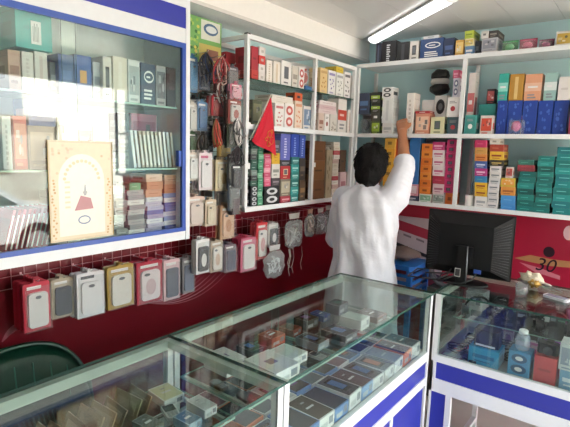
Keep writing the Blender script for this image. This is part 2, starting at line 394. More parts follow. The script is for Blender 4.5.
class Bay:
    def __init__(s, ax, val, z, where): s.ax, s.val, s.z, s.where = ax, val, z, where; s.rz = 0 if ax == 1 else R(90)
    def put(s, px0, px1, py0, py1, z0, fn, d, back):
        """item spanning px0..px1, from z0 up to the height at py1 -> width, height, location"""
        val = s.val+back if s.ax == 1 else s.val-back
        pm = (py0+py1)/2; a = hit(px0, pm, s.ax, val); b = hit(px1, pm, s.ax, val); c = hit((px0+px1)/2, py1, s.ax, val)
        k = 0 if s.ax == 1 else 1; wd = abs(b[k]-a[k])-.0016; mid = (a[k]+b[k])/2
        loc = (mid, val+d/2, z0) if s.ax == 1 else (val-d/2, mid, z0)
        return wd, max(.006, c[2]-z0), loc
    def col(s, px0, px1, items, d=.13, back=.027, z0=None):
        z = s.z if z0 is None else z0; n = len(items)
        for i, it in enumerate(items):
            top, c, st, c2, desc = it[:5]; kw = it[5] if len(it) > 5 else {}
            dd = kw.get('d', d); dp = kw.get('dx', (0, 0))
            bpy_ = proj(((s.put(px0, px1, top, top, z, None, dd, back)[2])))[1]
            wd, h, loc = s.put(px0+dp[0], px1+dp[1], bpy_, top, z, None, dd, back)
            lab = desc if kw.get('full') else desc+' '+s.where
            if st == 'blister': blister('blister_pack', lab, 'blister pack', wd, min(dd, .05), h-.0005, c, c2, (loc[0], loc[1], z+.0003), s.rz, 'carded packs '+s.where)
            else: carton(kw.get('name', 'product_box'), lab, kw.get('cat', 'box'), wd, dd, h-.0006, c, st, c2, (loc[0], loc[1], z+.0002), s.rz+R(kw.get('yaw', 0)), kw.get('group') or 'boxes '+s.where, kw.get('c3', '#f4f4f4'))
            z += h
        return z
    def stack(s, px0, px1, top, n, cols, st, c2, desc, d=.13, back=.027, z0=None, jit=.4, name='product_box', group=None, c3='#f4f4f4', stackname=None):
        z = s.z if z0 is None else z0
        wd, H, loc = s.put(px0, px1, proj((s.put(px0, px1, top, top, z, None, d, back)[2]))[1], top, z, None, d, back)
        h = H/n
        for i in range(n):
            c = cols[i % len(cols)] if isinstance(cols, (list, tuple)) else cols
            k = n-1-i; o_ = 'topmost' if k == 0 else ('lowest' if i == 0 else ORD[k]+' from top')
            jx = random.uniform(-1, 1)*jit*.005
            l2 = (loc[0]+jx, loc[1], z) if s.ax == 1 else (loc[0], loc[1]+jx, z)
            carton(name, desc+', '+o_+' of '+(stackname or 'its stack')+' '+s.where, 'box', wd-.002*jit, d, h-.0006, c, st, c2, (l2[0], l2[1], z+.0002), s.rz, group or desc+'s in '+(stackname or 'a stack')+' '+s.where, c3)
            z += h
        return z

# ---------------- back unit, top
B = Bay(1, YS, ZT+.02, 'on top of back shelf')
B.col(375.5, 381, [(43, '#1d2236', 'spine', '#4a5374', 'narrow dark navy box beside the ceiling trim')])
B.col(381.5, 396, [(41, '#15161a', 'letters', '#d9dcdf', 'black box with white upright lettering')], d=.16)
B.col(396.5, 409, [(42, '#191a1d', 'spine', '#3a3d42', 'plain black box beside the white window box')], d=.16)
B.col(409.5, 418.5, [(41, '#ded9d2', 'window', '#24262a', 'off-white box with small dark window')])
B.col(420, 443, [(38.5, '#1f3f78', 'oval', '#1f3f78', 'large blue box with white oval emblem'), (35.5, '#cfd3d6', 'small', '#8f959b', 'flat white box lying over the oval emblem box', {'dx': (3, -4)})], d=.16)
B.col(443.5, 454, [(38, '#1b2a4e', 'title', '#405a92', 'dark navy box right of the oval emblem box')])
B.col(455, 463.5, [(40, '#d9a03c', 'photo', '#f3d27c', 'golden yellow box with pictures')])
B.col(464.5, 473.5, [(46, '#5c88b4', 'title', '#e8e8e8', 'pale blue box under a cream box'), (38.5, '#efe3ac', 'photo', '#d6b64f', 'cream picture box under the lime box'), (30.5, '#b9cc3a', 'title', '#7b9420', 'lime green box lying on a cream box')])
B.col(474, 480.5, [(41, '#30343c', 'small', '#6c727d', 'slim charcoal box left of the grey box')], back=.06)
B.col(481.5, 497, [(51, '#e4e3e1', 'plain', '#a9abad', 'flat white box under the grey box'), (38, '#b2b4bd', 'photo', '#8f929e', 'grey box between white flat boxes'), (30.5, '#2c2a28', 'title', '#8b8579', 'dark box on top of the grey box', {'dx': (7, 1)})], d=.15)
zz = B.put(481, 489, 40, 38, B.z, None, .1, .02)
q = B.put(481, 488.3, 38, 31, B.z, None, .1, .02)
carton('product_box', 'small white box on the grey box beside a dark box', 'box', q[0], .10, q[1]-zz[1]-.002, '#eceae6', 'small', '#7d7f83', (q[2][0], q[2][1], B.z+zz[1]+.001), 0)
B.col(500, 516.5, [(39, '#3f8f5e', 'blister', '#58b878', 'clear pack with green product')], d=.05)
B.col(517.5, 535.5, [(37, '#b23a5a', 'blister', '#e0557e', 'clear pack with bright pink product')], d=.05)
B.col(537, 553, [(37.5, '#5d3049', 'blister', '#b04878', 'clear pack with dark plum product')], d=.05)
B.col(555.5, 572, [(31, '#d9d6cd', 'photo', '#c4a13c', 'open white tray pack with golden contents')], d=.10)

# ---------------- back unit, middle shelf, left bay
B = Bay(1, YS, ZM, 'on back middle shelf')
B.col(358.5, 369.5, [(114, '#a9adb4', 'blister', '#3c3f49', 'grey carded pack with dark handset'), (93, '#2b3650', 'title', '#4d74a8', 'dark blue pack above the handset pack')], d=.06)
B.col(371, 380, [(121, '#3c4a1e', 'photo', '#9dbb2f', 'black and green pack at foot of lime column'), (113, '#3a3c34', 'small', '#e9e9ea', 'black pack with white square below lime pack'), (103, '#23281c', 'band', '#9fc63b', 'black pack with lime band, lower'), (92, '#20241c', 'band', '#a8cb3d', 'black pack with lime band, topmost')], d=.09)
B.col(382, 392.5, [(123, '#e9e7e4', 'title', '#b7babd', 'low white box under the tall white box'), (98, '#eceff0', 'spine', '#d4d8da', 'tall white box left of reaching hand'), (87, '#f0f1f2', 'rings', '#30343a', 'white box with black lens print atop tall white box')], d=.10)
B.col(406, 413.5, [(93, '#f1ece6', 'letters', '#c9c2ba', 'tall slim cream box right of the hand')], d=.10)
B.col(415, 429.5, [(113.5, '#d98d74', 'photo', '#f0c9ad', 'salmon picture pack below flat white box'), (111, '#b92a31', 'small', '#e9d2cd', 'flat red box on the salmon picture pack')], d=.09)
B.col(421, 433.5, [(100, '#f3f2f0', 'small', '#7d8186', 'white box with tiny print behind salmon pack')], d=.07, back=.14)
B.col(430.5, 444, [(117, '#e2dfb2', 'window', '#41624a', 'cream pack with green screen print')], d=.09)
B.col(433.5, 446, [(95.5, '#e4e2df', 'rings', '#1c1d20', 'white box with two black speaker rings', {'c3': '#6b6e73'})], d=.08, back=.14)
B.col(446.8, 459, [(117, '#1f4f52', 'dot', '#c23a3f', 'dark teal box with red dot', {'c3': '#39535a'}), (97, '#eeeae7', 'dot', '#b83238', 'white box with red dot', {'c3': '#f6f3f0'}), (78, '#cfcad8', 'rings', '#55597a', 'lilac pack with ring print by the post', {'dx': (6, 0)}), (70, '#c5486f', 'title', '#e9a5b8', 'small pink box topping the lilac pack', {'dx': (6, 0)})], d=.10, z0=None)
# black bundled bags with a pale band, on the speaker ring box
q = B.put(431, 452, 95, 95.5, B.z, None, .08, .16)
def bag_bundle():
    x0 = hit(431, 80, 1, YS+.2)[0]; x1 = hit(450.5, 80, 1, YS+.2)[0]; zt = hit(440, 69, 1, YS+.2)[2]; zb = B.z+q[1]+.001
    t = thing('bag_bundle', 'black plastic bundle with pale paper band above speaker box', 'bundle', ((x0+x1)/2, YS+.192, zb))
    wd, h = (x1-x0), zt-zb
    def f(d): return 1+.05*math.sin(7*d.x+3)+.04*math.sin(11*d.z+2*d.y)
    plas = mat('#17181b', .3, bump=.8, bscale=70, name='crinkled_black_plastic')
    MB().ell((0, 0, h*.26), (wd*.50, .055, h*.24), plas, 16, 10, f).build('lower_bag', t)
    MB().ell((0, 0, h*.74), (wd*.46, .052, h*.25), plas, 16, 10, f).build('upper_bag', t)
    MB().lathe([(.40, -.014), (.46, -.004), (.46, .012), (.42, .022)], mat('#c9c6c0', .4, bump=.3, name='pale_paper'), 18, 0, 0, h*.5, wd, .115).build('paper_band', t)
bag_bundle()
# right bay
B2 = Bay(1, YS, ZM, 'on back middle shelf, right bay')
B2.col(464.5, 476, [(115, '#3c9a93', 'dot', '#eef0ee', 'teal pack with white disc', {'c3': '#2f8781'})], d=.07)
B2.col(467, 474, [(73, '#ece7e4', 'band', '#c9686a', 'tall slim white and pink box')], d=.07, back=.12)
B2.col(480, 492.5, [(115.5, '#d9d2cc', 'photo', '#d0442f', 'white and red carded pack')], d=.05)
zt = B2.col(478, 495.5, [(104, '#1f7f78', 'title', '#4cb3a8', 'teal box behind the red carded pack')], d=.10, back=.10)
B2.col(486.5, 495, [(89, '#33262a', 'photo', '#b04a4a', 'small black and red box on teal box')], d=.08, back=.11, z0=zt)
blu = []
for i, (a_, b_) in enumerate(((496.3, 506.5), (507, 521.5), (522, 536.5), (537.3, 552), (552.6, 567.5))):
    nm = ['narrow royal blue box beside the teal box', 'royal blue box behind the flower pack', 'royal blue box under the peach folder', 'royal blue box below the silver wrap', 'royal blue box at far right'][i]
    zt = B2.col(a_, b_, [(100.5, '#12379b', 'pattern', '#3f66c9', nm)], d=.11, back=.07)
B2.col(506.5, 524, [(115, '#b7b2b8', 'blister', '#c05a96', 'silver carded pack with pink flower')], d=.05)
B2.col(569, 585, [(103, '#8d2f4e', 'title', '#c98aa0', 'maroon box at the right edge')], d=.10, back=.03)
zt += .0006
for a_, b_, top, c, c2, nm in ((498, 508, 73.5, '#2fae9f', '#8fe0d4', 'turquoise wrapped box standing on blue boxes'), (509, 523.5, 74, '#c08a2e', '#e8c880', 'gold wrapped box standing on blue boxes'),
                          (524.5, 541.5, 74, '#e8a27c', '#f3c3a6', 'peach folder box standing on blue boxes'), (544, 557, 73, '#9cc3c0', '#e4f0ee', 'silver wrapped box standing on blue boxes')):
    B2.col(a_, b_, [(top, c, 'band' if c != '#c08a2e' else 'spine', c2, nm)], d=.09, back=.08, z0=zt)
B2.col(558, 574, [(76.5, '#e9e4e2', 'plain', '#d4cdca', 'blank white box standing on blue boxes')], d=.09, back=.07, z0=zt)

# ---------------- back unit, lower shelf
B = Bay(1, YS, ZB, 'on lower back shelf')
B.stack(362, 372, 160, 4, ['#8d8f40', '#7a8a4e'], 'title', '#cfd09a', 'olive carton', stackname='stack behind head')
B.stack(383.5, 393.8, 138, 6, ['#e0a92c', '#e2a024', '#dca636'], 'small', '#7a5a1a', 'amber carton', stackname='amber stack')
B.stack(394.5, 401, 139, 4, ['#c2452a'], 'small', '#7d2216', 'brick red carton', stackname='narrow red stack', back=.05)
zt = B.col(402, 418, [(195.5, '#27304f', 'title', '#d7d9e2', 'flat navy box under pink boxes'), (184, '#d98a9a', 'photo', '#f0d5da', 'pale pink carton under blue box')], d=.12)
B.col(408.5, 419.5, [(137.5, '#2467ae', 'plain', '#5d9ad6', 'tall bright blue box left of orange stack')], d=.10, back=.03, z0=zt)
zt = B.col(419, 431.5, [(194, '#e4e8e0', 'photo', '#7fae8d', 'white and green flat pack under orange stack')], d=.12)
B.stack(420.2, 431.6, 143.5, 7, ['#e07b26', '#dc6f20', '#e58a30'], 'small', '#8a3d12', 'orange carton', z0=zt, stackname='orange stack')
zt = B.col(432.3, 444.5, [(194, '#c9c6c3', 'photo', '#7e8c84', 'grey pack under pink carton')], d=.12)
B.col(432.3, 444.5, [(184, '#e6c9cf', 'title', '#a8627a', 'pale pink carton with title'), (176, '#b3243f', 'plain', '#d94f6a', 'crimson carton below white labelled cartons'), (166.5, '#ead9de', 'title', '#c05a80', 'white labelled carton, lower of three'), (158, '#efe1e4', 'title', '#c05a80', 'white labelled carton, middle of three'), (150, '#eadfe2', 'title', '#c05a80', 'white labelled carton, upper of three'), (142, '#c22a72', 'title', '#f0b8d0', 'magenta carton topping labelled cartons')], d=.11, z0=zt)
zt = B.col(438+7, 453.5, [(193, '#dc6a24', 'small', '#8a3d12', 'low orange carton at foot of magenta stack')], d=.12)
B.stack(445.2, 455, 139.5, 8, '#c9276c', 'window', '#221a22', 'magenta carton with black window', z0=zt, c3='#efefef', stackname='magenta stack')
B2 = Bay(1, YS, ZB, 'on lower back shelf')
# roll of white paper
q = B2.put(462, 474, 208, 195.5, ZB, None, .1, .03)
t = thing('paper_roll', 'white paper roll beside post on lower back shelf', 'paper roll', (q[2][0], YS+.075, ZB+.0005))
MB().lathe([(.010, 0), (.030, 0), (.031, .004), (.031, q[1]-.004), (.030, q[1]), (.010, q[1])], mat('#f1efec', .8, name='tissue_paper'), 18).build('sheet', t)
MB().lathe([(.0098, .001), (.0098, q[1]+.0005)], mat('#a88f6d', .8, name='cardboard_core'), 12).build('core', t)
t = thing('bottle', 'small clear bottle behind paper roll on lower back shelf', 'bottle', (q[2][0]+.0, YS+.165, ZB+.0005))
MB().lathe([(.020, 0), (.023, .004), (.023, .13), (.019, .145), (.010, .155), (.009, .17)], clear('bottle_plastic', (.85, .93, .93), .08, .05, .15), 14).build('body', t)
MB().lathe([(.011, .168), (.012, .17), (.012, .188), (.010, .19)], mat('#dfe6ea', .5, name='bottle_cap'), 12).build('cap', t)
B2.col(474.5, 487, [(196.5, '#e6e4e4', 'title', '#9aa0a6', 'white carton at foot of yellow column'), (189.5, '#e3b021', 'title', '#8a3020', 'yellow carton, lower of yellow pair'), (182.5, '#e8b51f', 'title', '#8a3020', 'yellow carton, upper of yellow pair'), (176, '#2c7fb6', 'plain', '#58b8a8', 'blue carton above yellow pair'), (168.5, '#b32a78', 'title', '#f0c4dc', 'magenta carton between blue cartons'), (161, '#2b4fa0', 'title', '#cfdcf2', 'deep blue carton above magenta carton'), (154, '#df8a3a', 'title', '#a8481a', 'orange carton below tan carton'), (147.5, '#d09a4a', 'plain', '#9a6a2a', 'tan carton below pink carton'), (140, '#cf2f66', 'plain', '#e86a92', 'bright pink carton topping the colourful column')], d=.12)
zt = B2.stack(488, 499.5, 166, 7, ['#e3dfe0', '#d3d1d4', '#dcd8d6'], 'title', '#6f7580', 'pale grey carton', stackname='grey stack', jit=.8)
B2.col(489.5, 503.5, [(160, '#23211f', 'title', '#c9b060', 'black carton on the grey stack'), (151.5, '#e6b830', 'title', '#8a2a1a', 'yellow carton under rust carton'), (144.5, '#a8392a', 'plain', '#d97a5a', 'rust red carton under small white box'), (138.5, '#e9e4d8', 'small', '#a9a498', 'small cream box topping the grey column', {'dx': (0, -4)})], d=.12, z0=zt)
zt = B2.col(500.5, 515.5, [(204, '#3b86cf', 'plain', '#66a8e4', 'sky blue carton, lower of the blue pair'), (195.5, '#3f8cd4', 'plain', '#6caee6', 'sky blue carton, upper of the blue pair'), (187, '#e2913a', 'title', '#a04f18', 'orange carton above the blue pair'), (178, '#c9b536', 'photo', '#e8a040', 'yellow green carton above orange carton')], d=.11)
B2.col(505.5, 513, [(167, '#d8cfca', 'photo', '#b8403a', 'small white and red pack on yellow green carton')], d=.05, z0=zt)
teal = ['#0e6a66', '#0a5a56', '#14766e', '#0a4c48', '#1f8680']
zt = B2.stack(517, 534.8, 171.5, 7, teal, 'plain', '#4fb8b0', 'teal packet', stackname='left teal stack', d=.17, jit=1)
zt = B2.stack(517, 534.8, 165, 2, ['#7f2430', '#8f2a34'], 'plain', '#b85a5a', 'dark red packet', stackname='left teal stack', d=.17, z0=zt)
B2.col(518, 534, [(160, '#2a6a5c', 'plain', '#5fae9a', 'dark green packet crowning left teal stack')], d=.17, z0=zt)
B2.stack(535.8, 553, 156, 11, teal, 'plain', '#59c2b8', 'teal packet', stackname='middle teal stack', d=.17, jit=1)
B2.stack(554.2, 574, 147, 10, ['#127a7a', '#106c74', '#1d8c88', '#0c6a66'], 'plain', '#7fd4d0', 'teal packet', stackname='right teal stack', d=.17, jit=1)

# ---------------- back unit, far right bay (just outside the picture)
rb = random.Random(21); pal = [('#2b4fa0', 'blue'), ('#e0a030', 'amber'), ('#c23a3a', 'red'), ('#e4e2de', 'white'), ('#1a7a74', 'teal'), ('#c9276c', 'magenta'), ('#2a2c32', 'black'), ('#7aa83a', 'green'), ('#d9783a', 'orange'), ('#9aa0a8', 'grey')]
def far_bay(z, zmax, where):
    x = -.205; i = 0
    while x < .45 and i < 10:
        wd = rb.uniform(.055, .10); n = rb.choice([1, 1, 2, 3]); hh = rb.uniform(.5, .8)*zmax/n; c, nm = pal[(i*3+int(z*10)) % 10]
        for k in range(n): carton('product_box', f"{nm} carton, {ORD[i]} pile from left{', level '+['one', 'two', 'three'][k] if n > 1 else ''}, {where}", 'box', wd, .13, hh-.0006, c, rb.choice(['title', 'photo', 'band', 'plain']), mixc(c, '#f4f4f4', .6), (x+wd/2, YS+.1, z+.0003+k*hh), 0, 'cartons beyond the third post')
        x += wd+.006; i += 1
far_bay(ZB, .36, 'lower shelf beyond third post'); far_bay(ZT+.02, .17, 'unit top beyond third post')
x_ = float(hit(585, 120, 1, YS)[0])
far_bay(ZM, .36, 'middle shelf beyond third post')
# ---------------- left unit, glass shelf
Lf = Bay(0, XS, ZG, 'on the glass shelf')
Lf.col(251.5, 258.5, [(70, '#c43a34', 'plain', '#8d1f22', 'low red box by the end post'), (46.5, '#a81f2c', 'plain', '#7d121c', 'dark red box standing on low red box')], d=.12, back=.03)
Lf.stack(259, 265.5, 47, 4, ['#e9e4e2', '#d8342c', '#ece8e6', '#e6e0de'][::-1], 'small', '#bcb6b2', 'small white cube box', stackname='white cubes', d=.07, back=.03)
h = hit(242, 80, 0, -1.90)
carton('product_box', 'larger red box at rear of glass shelf, by open end', 'box', .09, .07, .155, '#b3222c', 'plain', '#7d121c', (-1.93, 1.95, ZG+.0003), R(90))
Lf.col(266.5, 272.5, [(60, '#efe9e1', 'letters', '#c9b8a0', 'cream box next to white cubes')])
Lf.col(273.3, 280.5, [(61.5, '#ece6dc', 'spine', '#d8c7a8', 'plain cream box between cream boxes')])
Lf.col(281.2, 291.5, [(61, '#f1efec', 'window', '#5c5f66', 'white box with dark outlined window')])
Lf.col(292.2, 298, [(66, '#d9d2c8', 'title', '#9c948a', 'grey cream box right of window box')])
Lf.col(298.7, 304.5, [(67, '#eceae6', 'rings', '#c04a44', 'white box with red rings')])
Lf.col(305.3, 315.5, [(86.5, '#2d5f9e', 'plain', '#6fa0d6', 'blue box under the red earphone pack'), (66, '#e4d9d6', 'blister', '#b8483e', 'clear pack of red earphones over the blue box')], d=.08)
Lf.col(320, 327.5, [(68, '#e9c98e', 'squiggle', '#b8802e', 'cream and orange earphone box')], d=.09)
Lf.col(328.2, 335.5, [(70.5, '#f0efee', 'squiggle', '#6a5fa8', 'white earphone box with purple print')], d=.09)
Lf.col(336.2, 343.5, [(73, '#f2f1ee', 'squiggle', '#8d8f94', 'white earphone box under yellow box'), (67, '#e3c63a', 'plain', '#b8981a', 'small yellow box lying on white earphone box')], d=.09)
Lf.col(344.2, 350.5, [(72, '#eeeceb', 'squiggle', '#26262c', 'white earphone box with black print')], d=.09)
Lf.col(351.2, 356, [(76, '#e2dedb', 'title', '#8a8f96', 'narrow off-white box beside corner post')], d=.09)
# ---------------- left unit, middle shelf
Lf = Bay(0, XS, ZM, 'on left middle shelf')
Lf.col(252.5, 262, [(100, '#6f7a60', 'photo', '#a9ad86', 'olive picture pack behind the pennant')], d=.04, back=.06)
Lf.col(264.5, 271.5, [(112, '#cfc3bd', 'photo', '#8a7d78', 'grey picture box partly behind pennant')], d=.06, back=.06)
zt = Lf.col(275, 284, [(103.5, '#f0ecea', 'squiggle', '#b83c3c', 'white box with red figure')], d=.12)
Lf.col(284.6, 294, [(103.5, '#efeceb', 'rings', '#c4504a', 'white box with round red print', {'c3': '#f0e0dc'})], d=.12)
zt += .0005
q = Lf.put(272, 294, 103, 97, zt, None, .14, .03)
for i in range(2):
    carton('product_box', ['flat cream box lying on two white boxes, lower', 'flat cream box lying on two white boxes, upper'][i]+' '+'of pair', 'box', q[0]*(1-.04*i), .13, .022, ['#e6e1d6', '#ebe6dc'][i], 'plain', '#b8ae9c', (q[2][0], q[2][1], zt+.0003+.0226*i), R(90))
Lf.col(294.8, 302.5, [(101, '#e8d3c0', 'squiggle', '#d0703a', 'white and orange carded box'), (93, '#d0582e', 'small', '#2a2430', 'small orange box over carded box')], d=.07)
Lf.col(303.2, 311.5, [(106, '#dcd9d6', 'photo', '#6a86a8', 'grey blue picture box by middle post')], d=.07)
zt = Lf.col(318.5, 324, [(113, '#d9c4b8', 'title', '#9a6a5a', 'pinkish beige box by middle post')], d=.08)
Lf.col(324.6, 329.3, [(113, '#efe9e6', 'dot', '#8d2a22', 'white box with dark red spot')], d=.08)
Lf.col(330, 337, [(113, '#d6d3cd', 'pattern', '#8f8a82', 'speckled grey box under pink flat boxes')], d=.08)
q0 = Lf.put(319, 337, 113, 108, zt, None, .08, .02)
for i, (c, nm) in enumerate((('#e2d0d2', 'pale pink flat box'), ('#d9bcc2', 'dusty pink flat box'), ('#e9dfe0', 'whitish pink flat box'))):
    carton('product_box', nm+' lying over three small boxes on left shelf', 'box', q0[0]*(1-.05*i), .075, .026, c, 'plain', '#b08a94', (q0[2][0], q0[2][1], zt+.0004+.0266*i), R(90))
Lf.col(338, 346.5, [(99, '#e9e5e2', 'band', '#c8402f', 'tall white box with red band', {'c3': '#f0d0c8'})], d=.09)
Lf.col(347.5, 352.5, [(110, '#e3dcd8', 'spine', '#a87a6a', 'slim whitish box next to corner post')], d=.08)
# ---------------- left unit, lower shelf
Lf = Bay(0, XS, ZB, 'on lower left shelf')
zt = Lf.stack(251, 257.5, 186, 2, ['#1b1f24', '#22262c'], 'rings', '#cfd3d6', 'black speaker box', stackname='end pile', d=.09, c3='#1b1f24')
Lf.stack(251, 257.5, 138, 9, ['#2f5a4e', '#3c3f44', '#7a8a82', '#255048'], 'plain', '#bcd0c6', 'dark green packet', stackname='end pile', d=.09, z0=zt, jit=.8)
Lf.stack(258, 263.5, 140, 14, ['#4f9a74', '#3f8a68', '#7ab894', '#2f7a5c'], 'plain', '#cfe6d8', 'green packet', stackname='tall green pile', d=.09, jit=.8)
zt = Lf.col(264.2, 279.5, [(186, '#16181b', 'rings', '#d8dbde', 'black box with two white speaker rings', {'c3': '#16181b'})], d=.10)
Lf.stack(264.2, 271, 154, 7, ['#d8587a', '#e07a94', '#c9486a', '#e8a0b4'], 'plain', '#f4d4dc', 'pink packet', stackname='pink pile', d=.08, z0=zt, jit=.8)
Lf.col(271.8, 280, [(178, '#3a3438', 'title', '#8a8088', 'dark low box under white box'), (164, '#dcdad4', 'title', '#8a8f86', 'white box under yellow box'), (153, '#dcae2c', 'pattern', '#a8761a', 'yellow box topping the pile'), (140, '#4a4650', 'title', '#8a8898', 'slate box above yellow box')], d=.08, z0=zt)
Lf.col(280.6, 290.5, [(196, '#a83040', 'title', '#e0a0a8', 'crimson box at foot of red box pile'), (179, '#7a7464', 'photo', '#b8b09a', 'khaki picture box under black red box'), (166, '#b3262c', 'window', '#d8c8a0', 'red box with pale window'), (160, '#26282c', 'title', '#8a8f96', 'black box under violet packs'), (134, '#5a62b8', 'letters', '#c4c8ec', 'violet blue box with pale lettering')], d=.09)
zt = Lf.stack(291.2, 299, 157, 6, ['#1f7f7c', '#2a9490', '#176a68'], 'title', '#a8dcd8', 'teal carton', stackname='teal pile', d=.09)
Lf.col(291.2, 299, [(134, '#1f3fa8', 'letters', '#8aa4e8', 'royal blue box on the teal pile')], d=.09, z0=zt)
Lf.col(299.6, 305.5, [(180, '#4a3826', 'title', '#8a6a44', 'dark brown box by middle post'), (158, '#2f2a26', 'title', '#6a5a48', 'blackish brown box above dark brown box'), (135, '#2747a6', 'letters', '#9ab0ea', 'deep blue box by middle post')], d=.09)
Lf.stack(312.5, 325, 141, 3, ['#7d5230', '#8a5c36', '#74492a'], 'plain', '#5a3a20', 'brown cardboard box', stackname='brown stack', d=.16)
zt = Lf.col(326, 332, [(150, '#b8a88a', 'pattern', '#8a7a5c', 'tall beige package beside brown stack')], d=.12)
Lf.stack(332.6, 339, 142, 13, ['#e6e0d2', '#d8d0be', '#c8a8a0', '#ece8de', '#b8434a', '#e0d8c8'], 'plain', '#a89880', 'thin cream box', stackname='cream pile', d=.12, jit=1.2)
t = thing('bowl', 'upturned white bowl on beige package on lower left shelf', 'bowl', (XS-.08, hit(329, 150, 0, XS-.08)[1], zt+.001))
MB().lathe([(.030, 0), (.029, .006), (.024, .020), (.012, .028), (.001, .029)], mat('#e9e4da', .35, name='white_ceramic'), 18).build('bowl_shell', t); MB().lathe([(.010, .026), (.010, .031), (.001, .0315)], mat('#e9e4da', .35, name='white_ceramic'), 14).build('foot_ring', t)
Lf.col(340, 346, [(172, '#d8b8bc', 'title', '#a86a74', 'pinkish box beside cream pile'), (150, '#4a2f20', 'plain', '#2a1a12', 'dark brown box over pinkish box')], d=.10)
Lf.stack(347, 353, 172, 2, ['#e4e2de', '#dedad4'], 'letters', '#8a8f96', 'upright white pack', stackname='corner pile', d=.10)

# ---------------- pennant hung on the left unit
h0 = hit(271, 97, 0, XS+.03); h1 = hit(250.5, 141, 0, XS+.03); h2 = hit(277.5, 156, 0, XS+.03)
t = thing('pennant', 'red triangular cloth pennant with gold emblem on left shelf', 'pennant', (XS+.03, float(h0[1]), ZM))
def lp_(p): return Vector((0, p[1]-h0[1], p[2]-ZM))
A, Bq, Cq = lp_(h0), lp_(h1), lp_(h2)
def fl(u, v):
    p = A+(Bq-A)*u*(1-v)+(Cq-A)*u*v
    return Vector((p.x+.010*math.sin(9*v+2*u)*u, p.y, p.z))
def cloth(off, mt, flip):
    vs_ = []; fs = []; N = 10
    for i in range(N+1):
        for j in range(N+1): vs_.append(fl(max(.01, i/N), j/N)+Vector((off, 0, 0)))
    for i in range(N):
        for j in range(N):
            f = (i*(N+1)+j, (i+1)*(N+1)+j, (i+1)*(N+1)+j+1, i*(N+1)+j+1); fs.append(f[::-1] if flip else f)
    return vs_, fs, mt
redc = mat('#c3132e', .7, var=.08, bump=.3, bscale=300, name='red_cloth')
mb = MB(); mb.add(*cloth(.0006, redc, False), True); mb.add(*cloth(-.0006, redc, True), True); mb.build('cloth', t)
gold = mat('#c98a1e', .5, name='gold_print')
mb = MB()
for k, (u, v, r_) in enumerate(((.70, .62, .020), (.80, .70, .022), (.88, .60, .016), (.80, .52, .013), (.62, .72, .012))):
    c = fl(u, v)+Vector((.0022, 0, 0)); pts = [c+Vector((0, r_*math.cos(a_)*(1-.3*a_/6.3), r_*1.1*math.sin(a_)*(1-.3*a_/6.3))) for a_ in [i*.62+k for i in range(11)]]
    mb.tube(pts, .0016, gold, 4)
mb.build('gold_emblem', t)
MB().tube([A+Vector((0, 0, .012)), (A+Bq)*.5+Vector((-.004, 0, .004)), Bq+Vector((-.004, 0, .004))], .0025, mat('#dcd6cc', .4, name='pale_stick'), 6).build('stick', t)
MB().tube([A+Vector((0, 0, .010)), A+Vector((-.02, 0, .05)), Vector((-.031, A.y, ZG-ZM-.012)), Vector((-.031, A.y, ZG-ZM-.003))], .0012, STEEL, 5).build('hook', t)

# ================================================================ glass wall cabinet
XC = -1.675
CY0, CY1 = -.55, 1.455
def wall_cabinet():
    t = thing('wall_cabinet', 'white and blue wall cabinet with sliding glass front on the left', 'cabinet', (XC, 0, 0))
    D = -(XC-XW)*0-.31
    zb, zt, z2 = 1.195, 2.065, 2.255
    MB().box(D, CY0, zb, 0, CY1, zb+.04, WHITE).build('bottom_rail', t)
    MB().box(-.012, CY0, zb+.04, .004, CY1-.022, zb+.058, BLUEF).build('blue_bottom_track', t)
    MB().box(-.02, CY1-.022, zb, .004, CY1, z2, WHITE).build('corner_post', t)
    MB().box(-.012, CY1-.042, zb+.058, .0026, CY1-.022, zt-.022, BLUEF).build('blue_side_frame', t)
    MB().box(D, CY1-.018, zb+.04, -.02, CY1, z2, mat('#dfe6ea', .45, name='cabinet_side_board')).build('side_board', t)
    MB().box(D, CY0, zb+.04, D+.006, CY1-.018, z2, mat('#d5e4e4', .5, name='cabinet_back_board')).build('back_board', t)
    MB().box(-.012, CY0, zt-.022, .003, CY1-.022, zt, BLUEF).build('blue_top_track', t)
    MB().box(-.03, CY0, zt, .0, CY1-.022, zt+.062, WHITE).build('header_rail', t)
    MB().box(-.03, CY0, zt+.062, .001, CY1-.022, zt+.148, BLUEP).build('header_panel', t)
    MB().box(-.03, CY0, zt+.148, .004, CY1-.022, z2, WHITE).build('header_rail', t)
    MB().box(D, CY0, z2-.012, -.03, CY1-.018, z2, WHITE).build('roof_board', t)
    for z in (1.522, 1.79):
        MB().box(D+.008, CY0, z-.007, -.03, CY1-.045, z, GLASS, EDGEL).build('glass_shelf', t)
    for y0, y1, x in ((CY0, .93, -.004), (.88, CY1-.042, -.010)):
        MB().box(x-.002, y0, zb+.056, x+.002, y1, zt-.02, GLASS, EDGE).build('glass_door', t)
    MB().box(-.013, 1.39, 1.53, .006, 1.405, 1.60, BLUEF).build('door_pull', t)
wall_cabinet()
XI = XC-.045
def cab(z, where): return Bay(0, XI, z, where)
C = cab(1.7905, 'on cabinet top shelf')
zt = C.col(8, 21, [(50, '#c9a08c', 'title', '#8a5a4a', 'pinkish tan box at left')], d=.13)
C.col(22, 34, [(52, '#e4dfdb', 'letters', '#cfc8c4', 'white paper box under turquoise box')], d=.14)
zt = C.col(34.7, 48, [(52, '#e8e2df', 'spine', '#d8c8c4', 'white paper box right of another under turquoise box')], d=.14)
q = C.put(16, 53, 52, 50, zt, None, .15, 0); q2 = C.put(16, 53, 50, 17, zt, None, .15, 0)
carton('product_box', 'large turquoise box with white label at cabinet top', 'box', q2[0], .14, min(.14, 2.235-zt), '#2fb0ad', 'plain', '#27a09d', (XI-.075, q2[2][1], zt+.001), R(90))
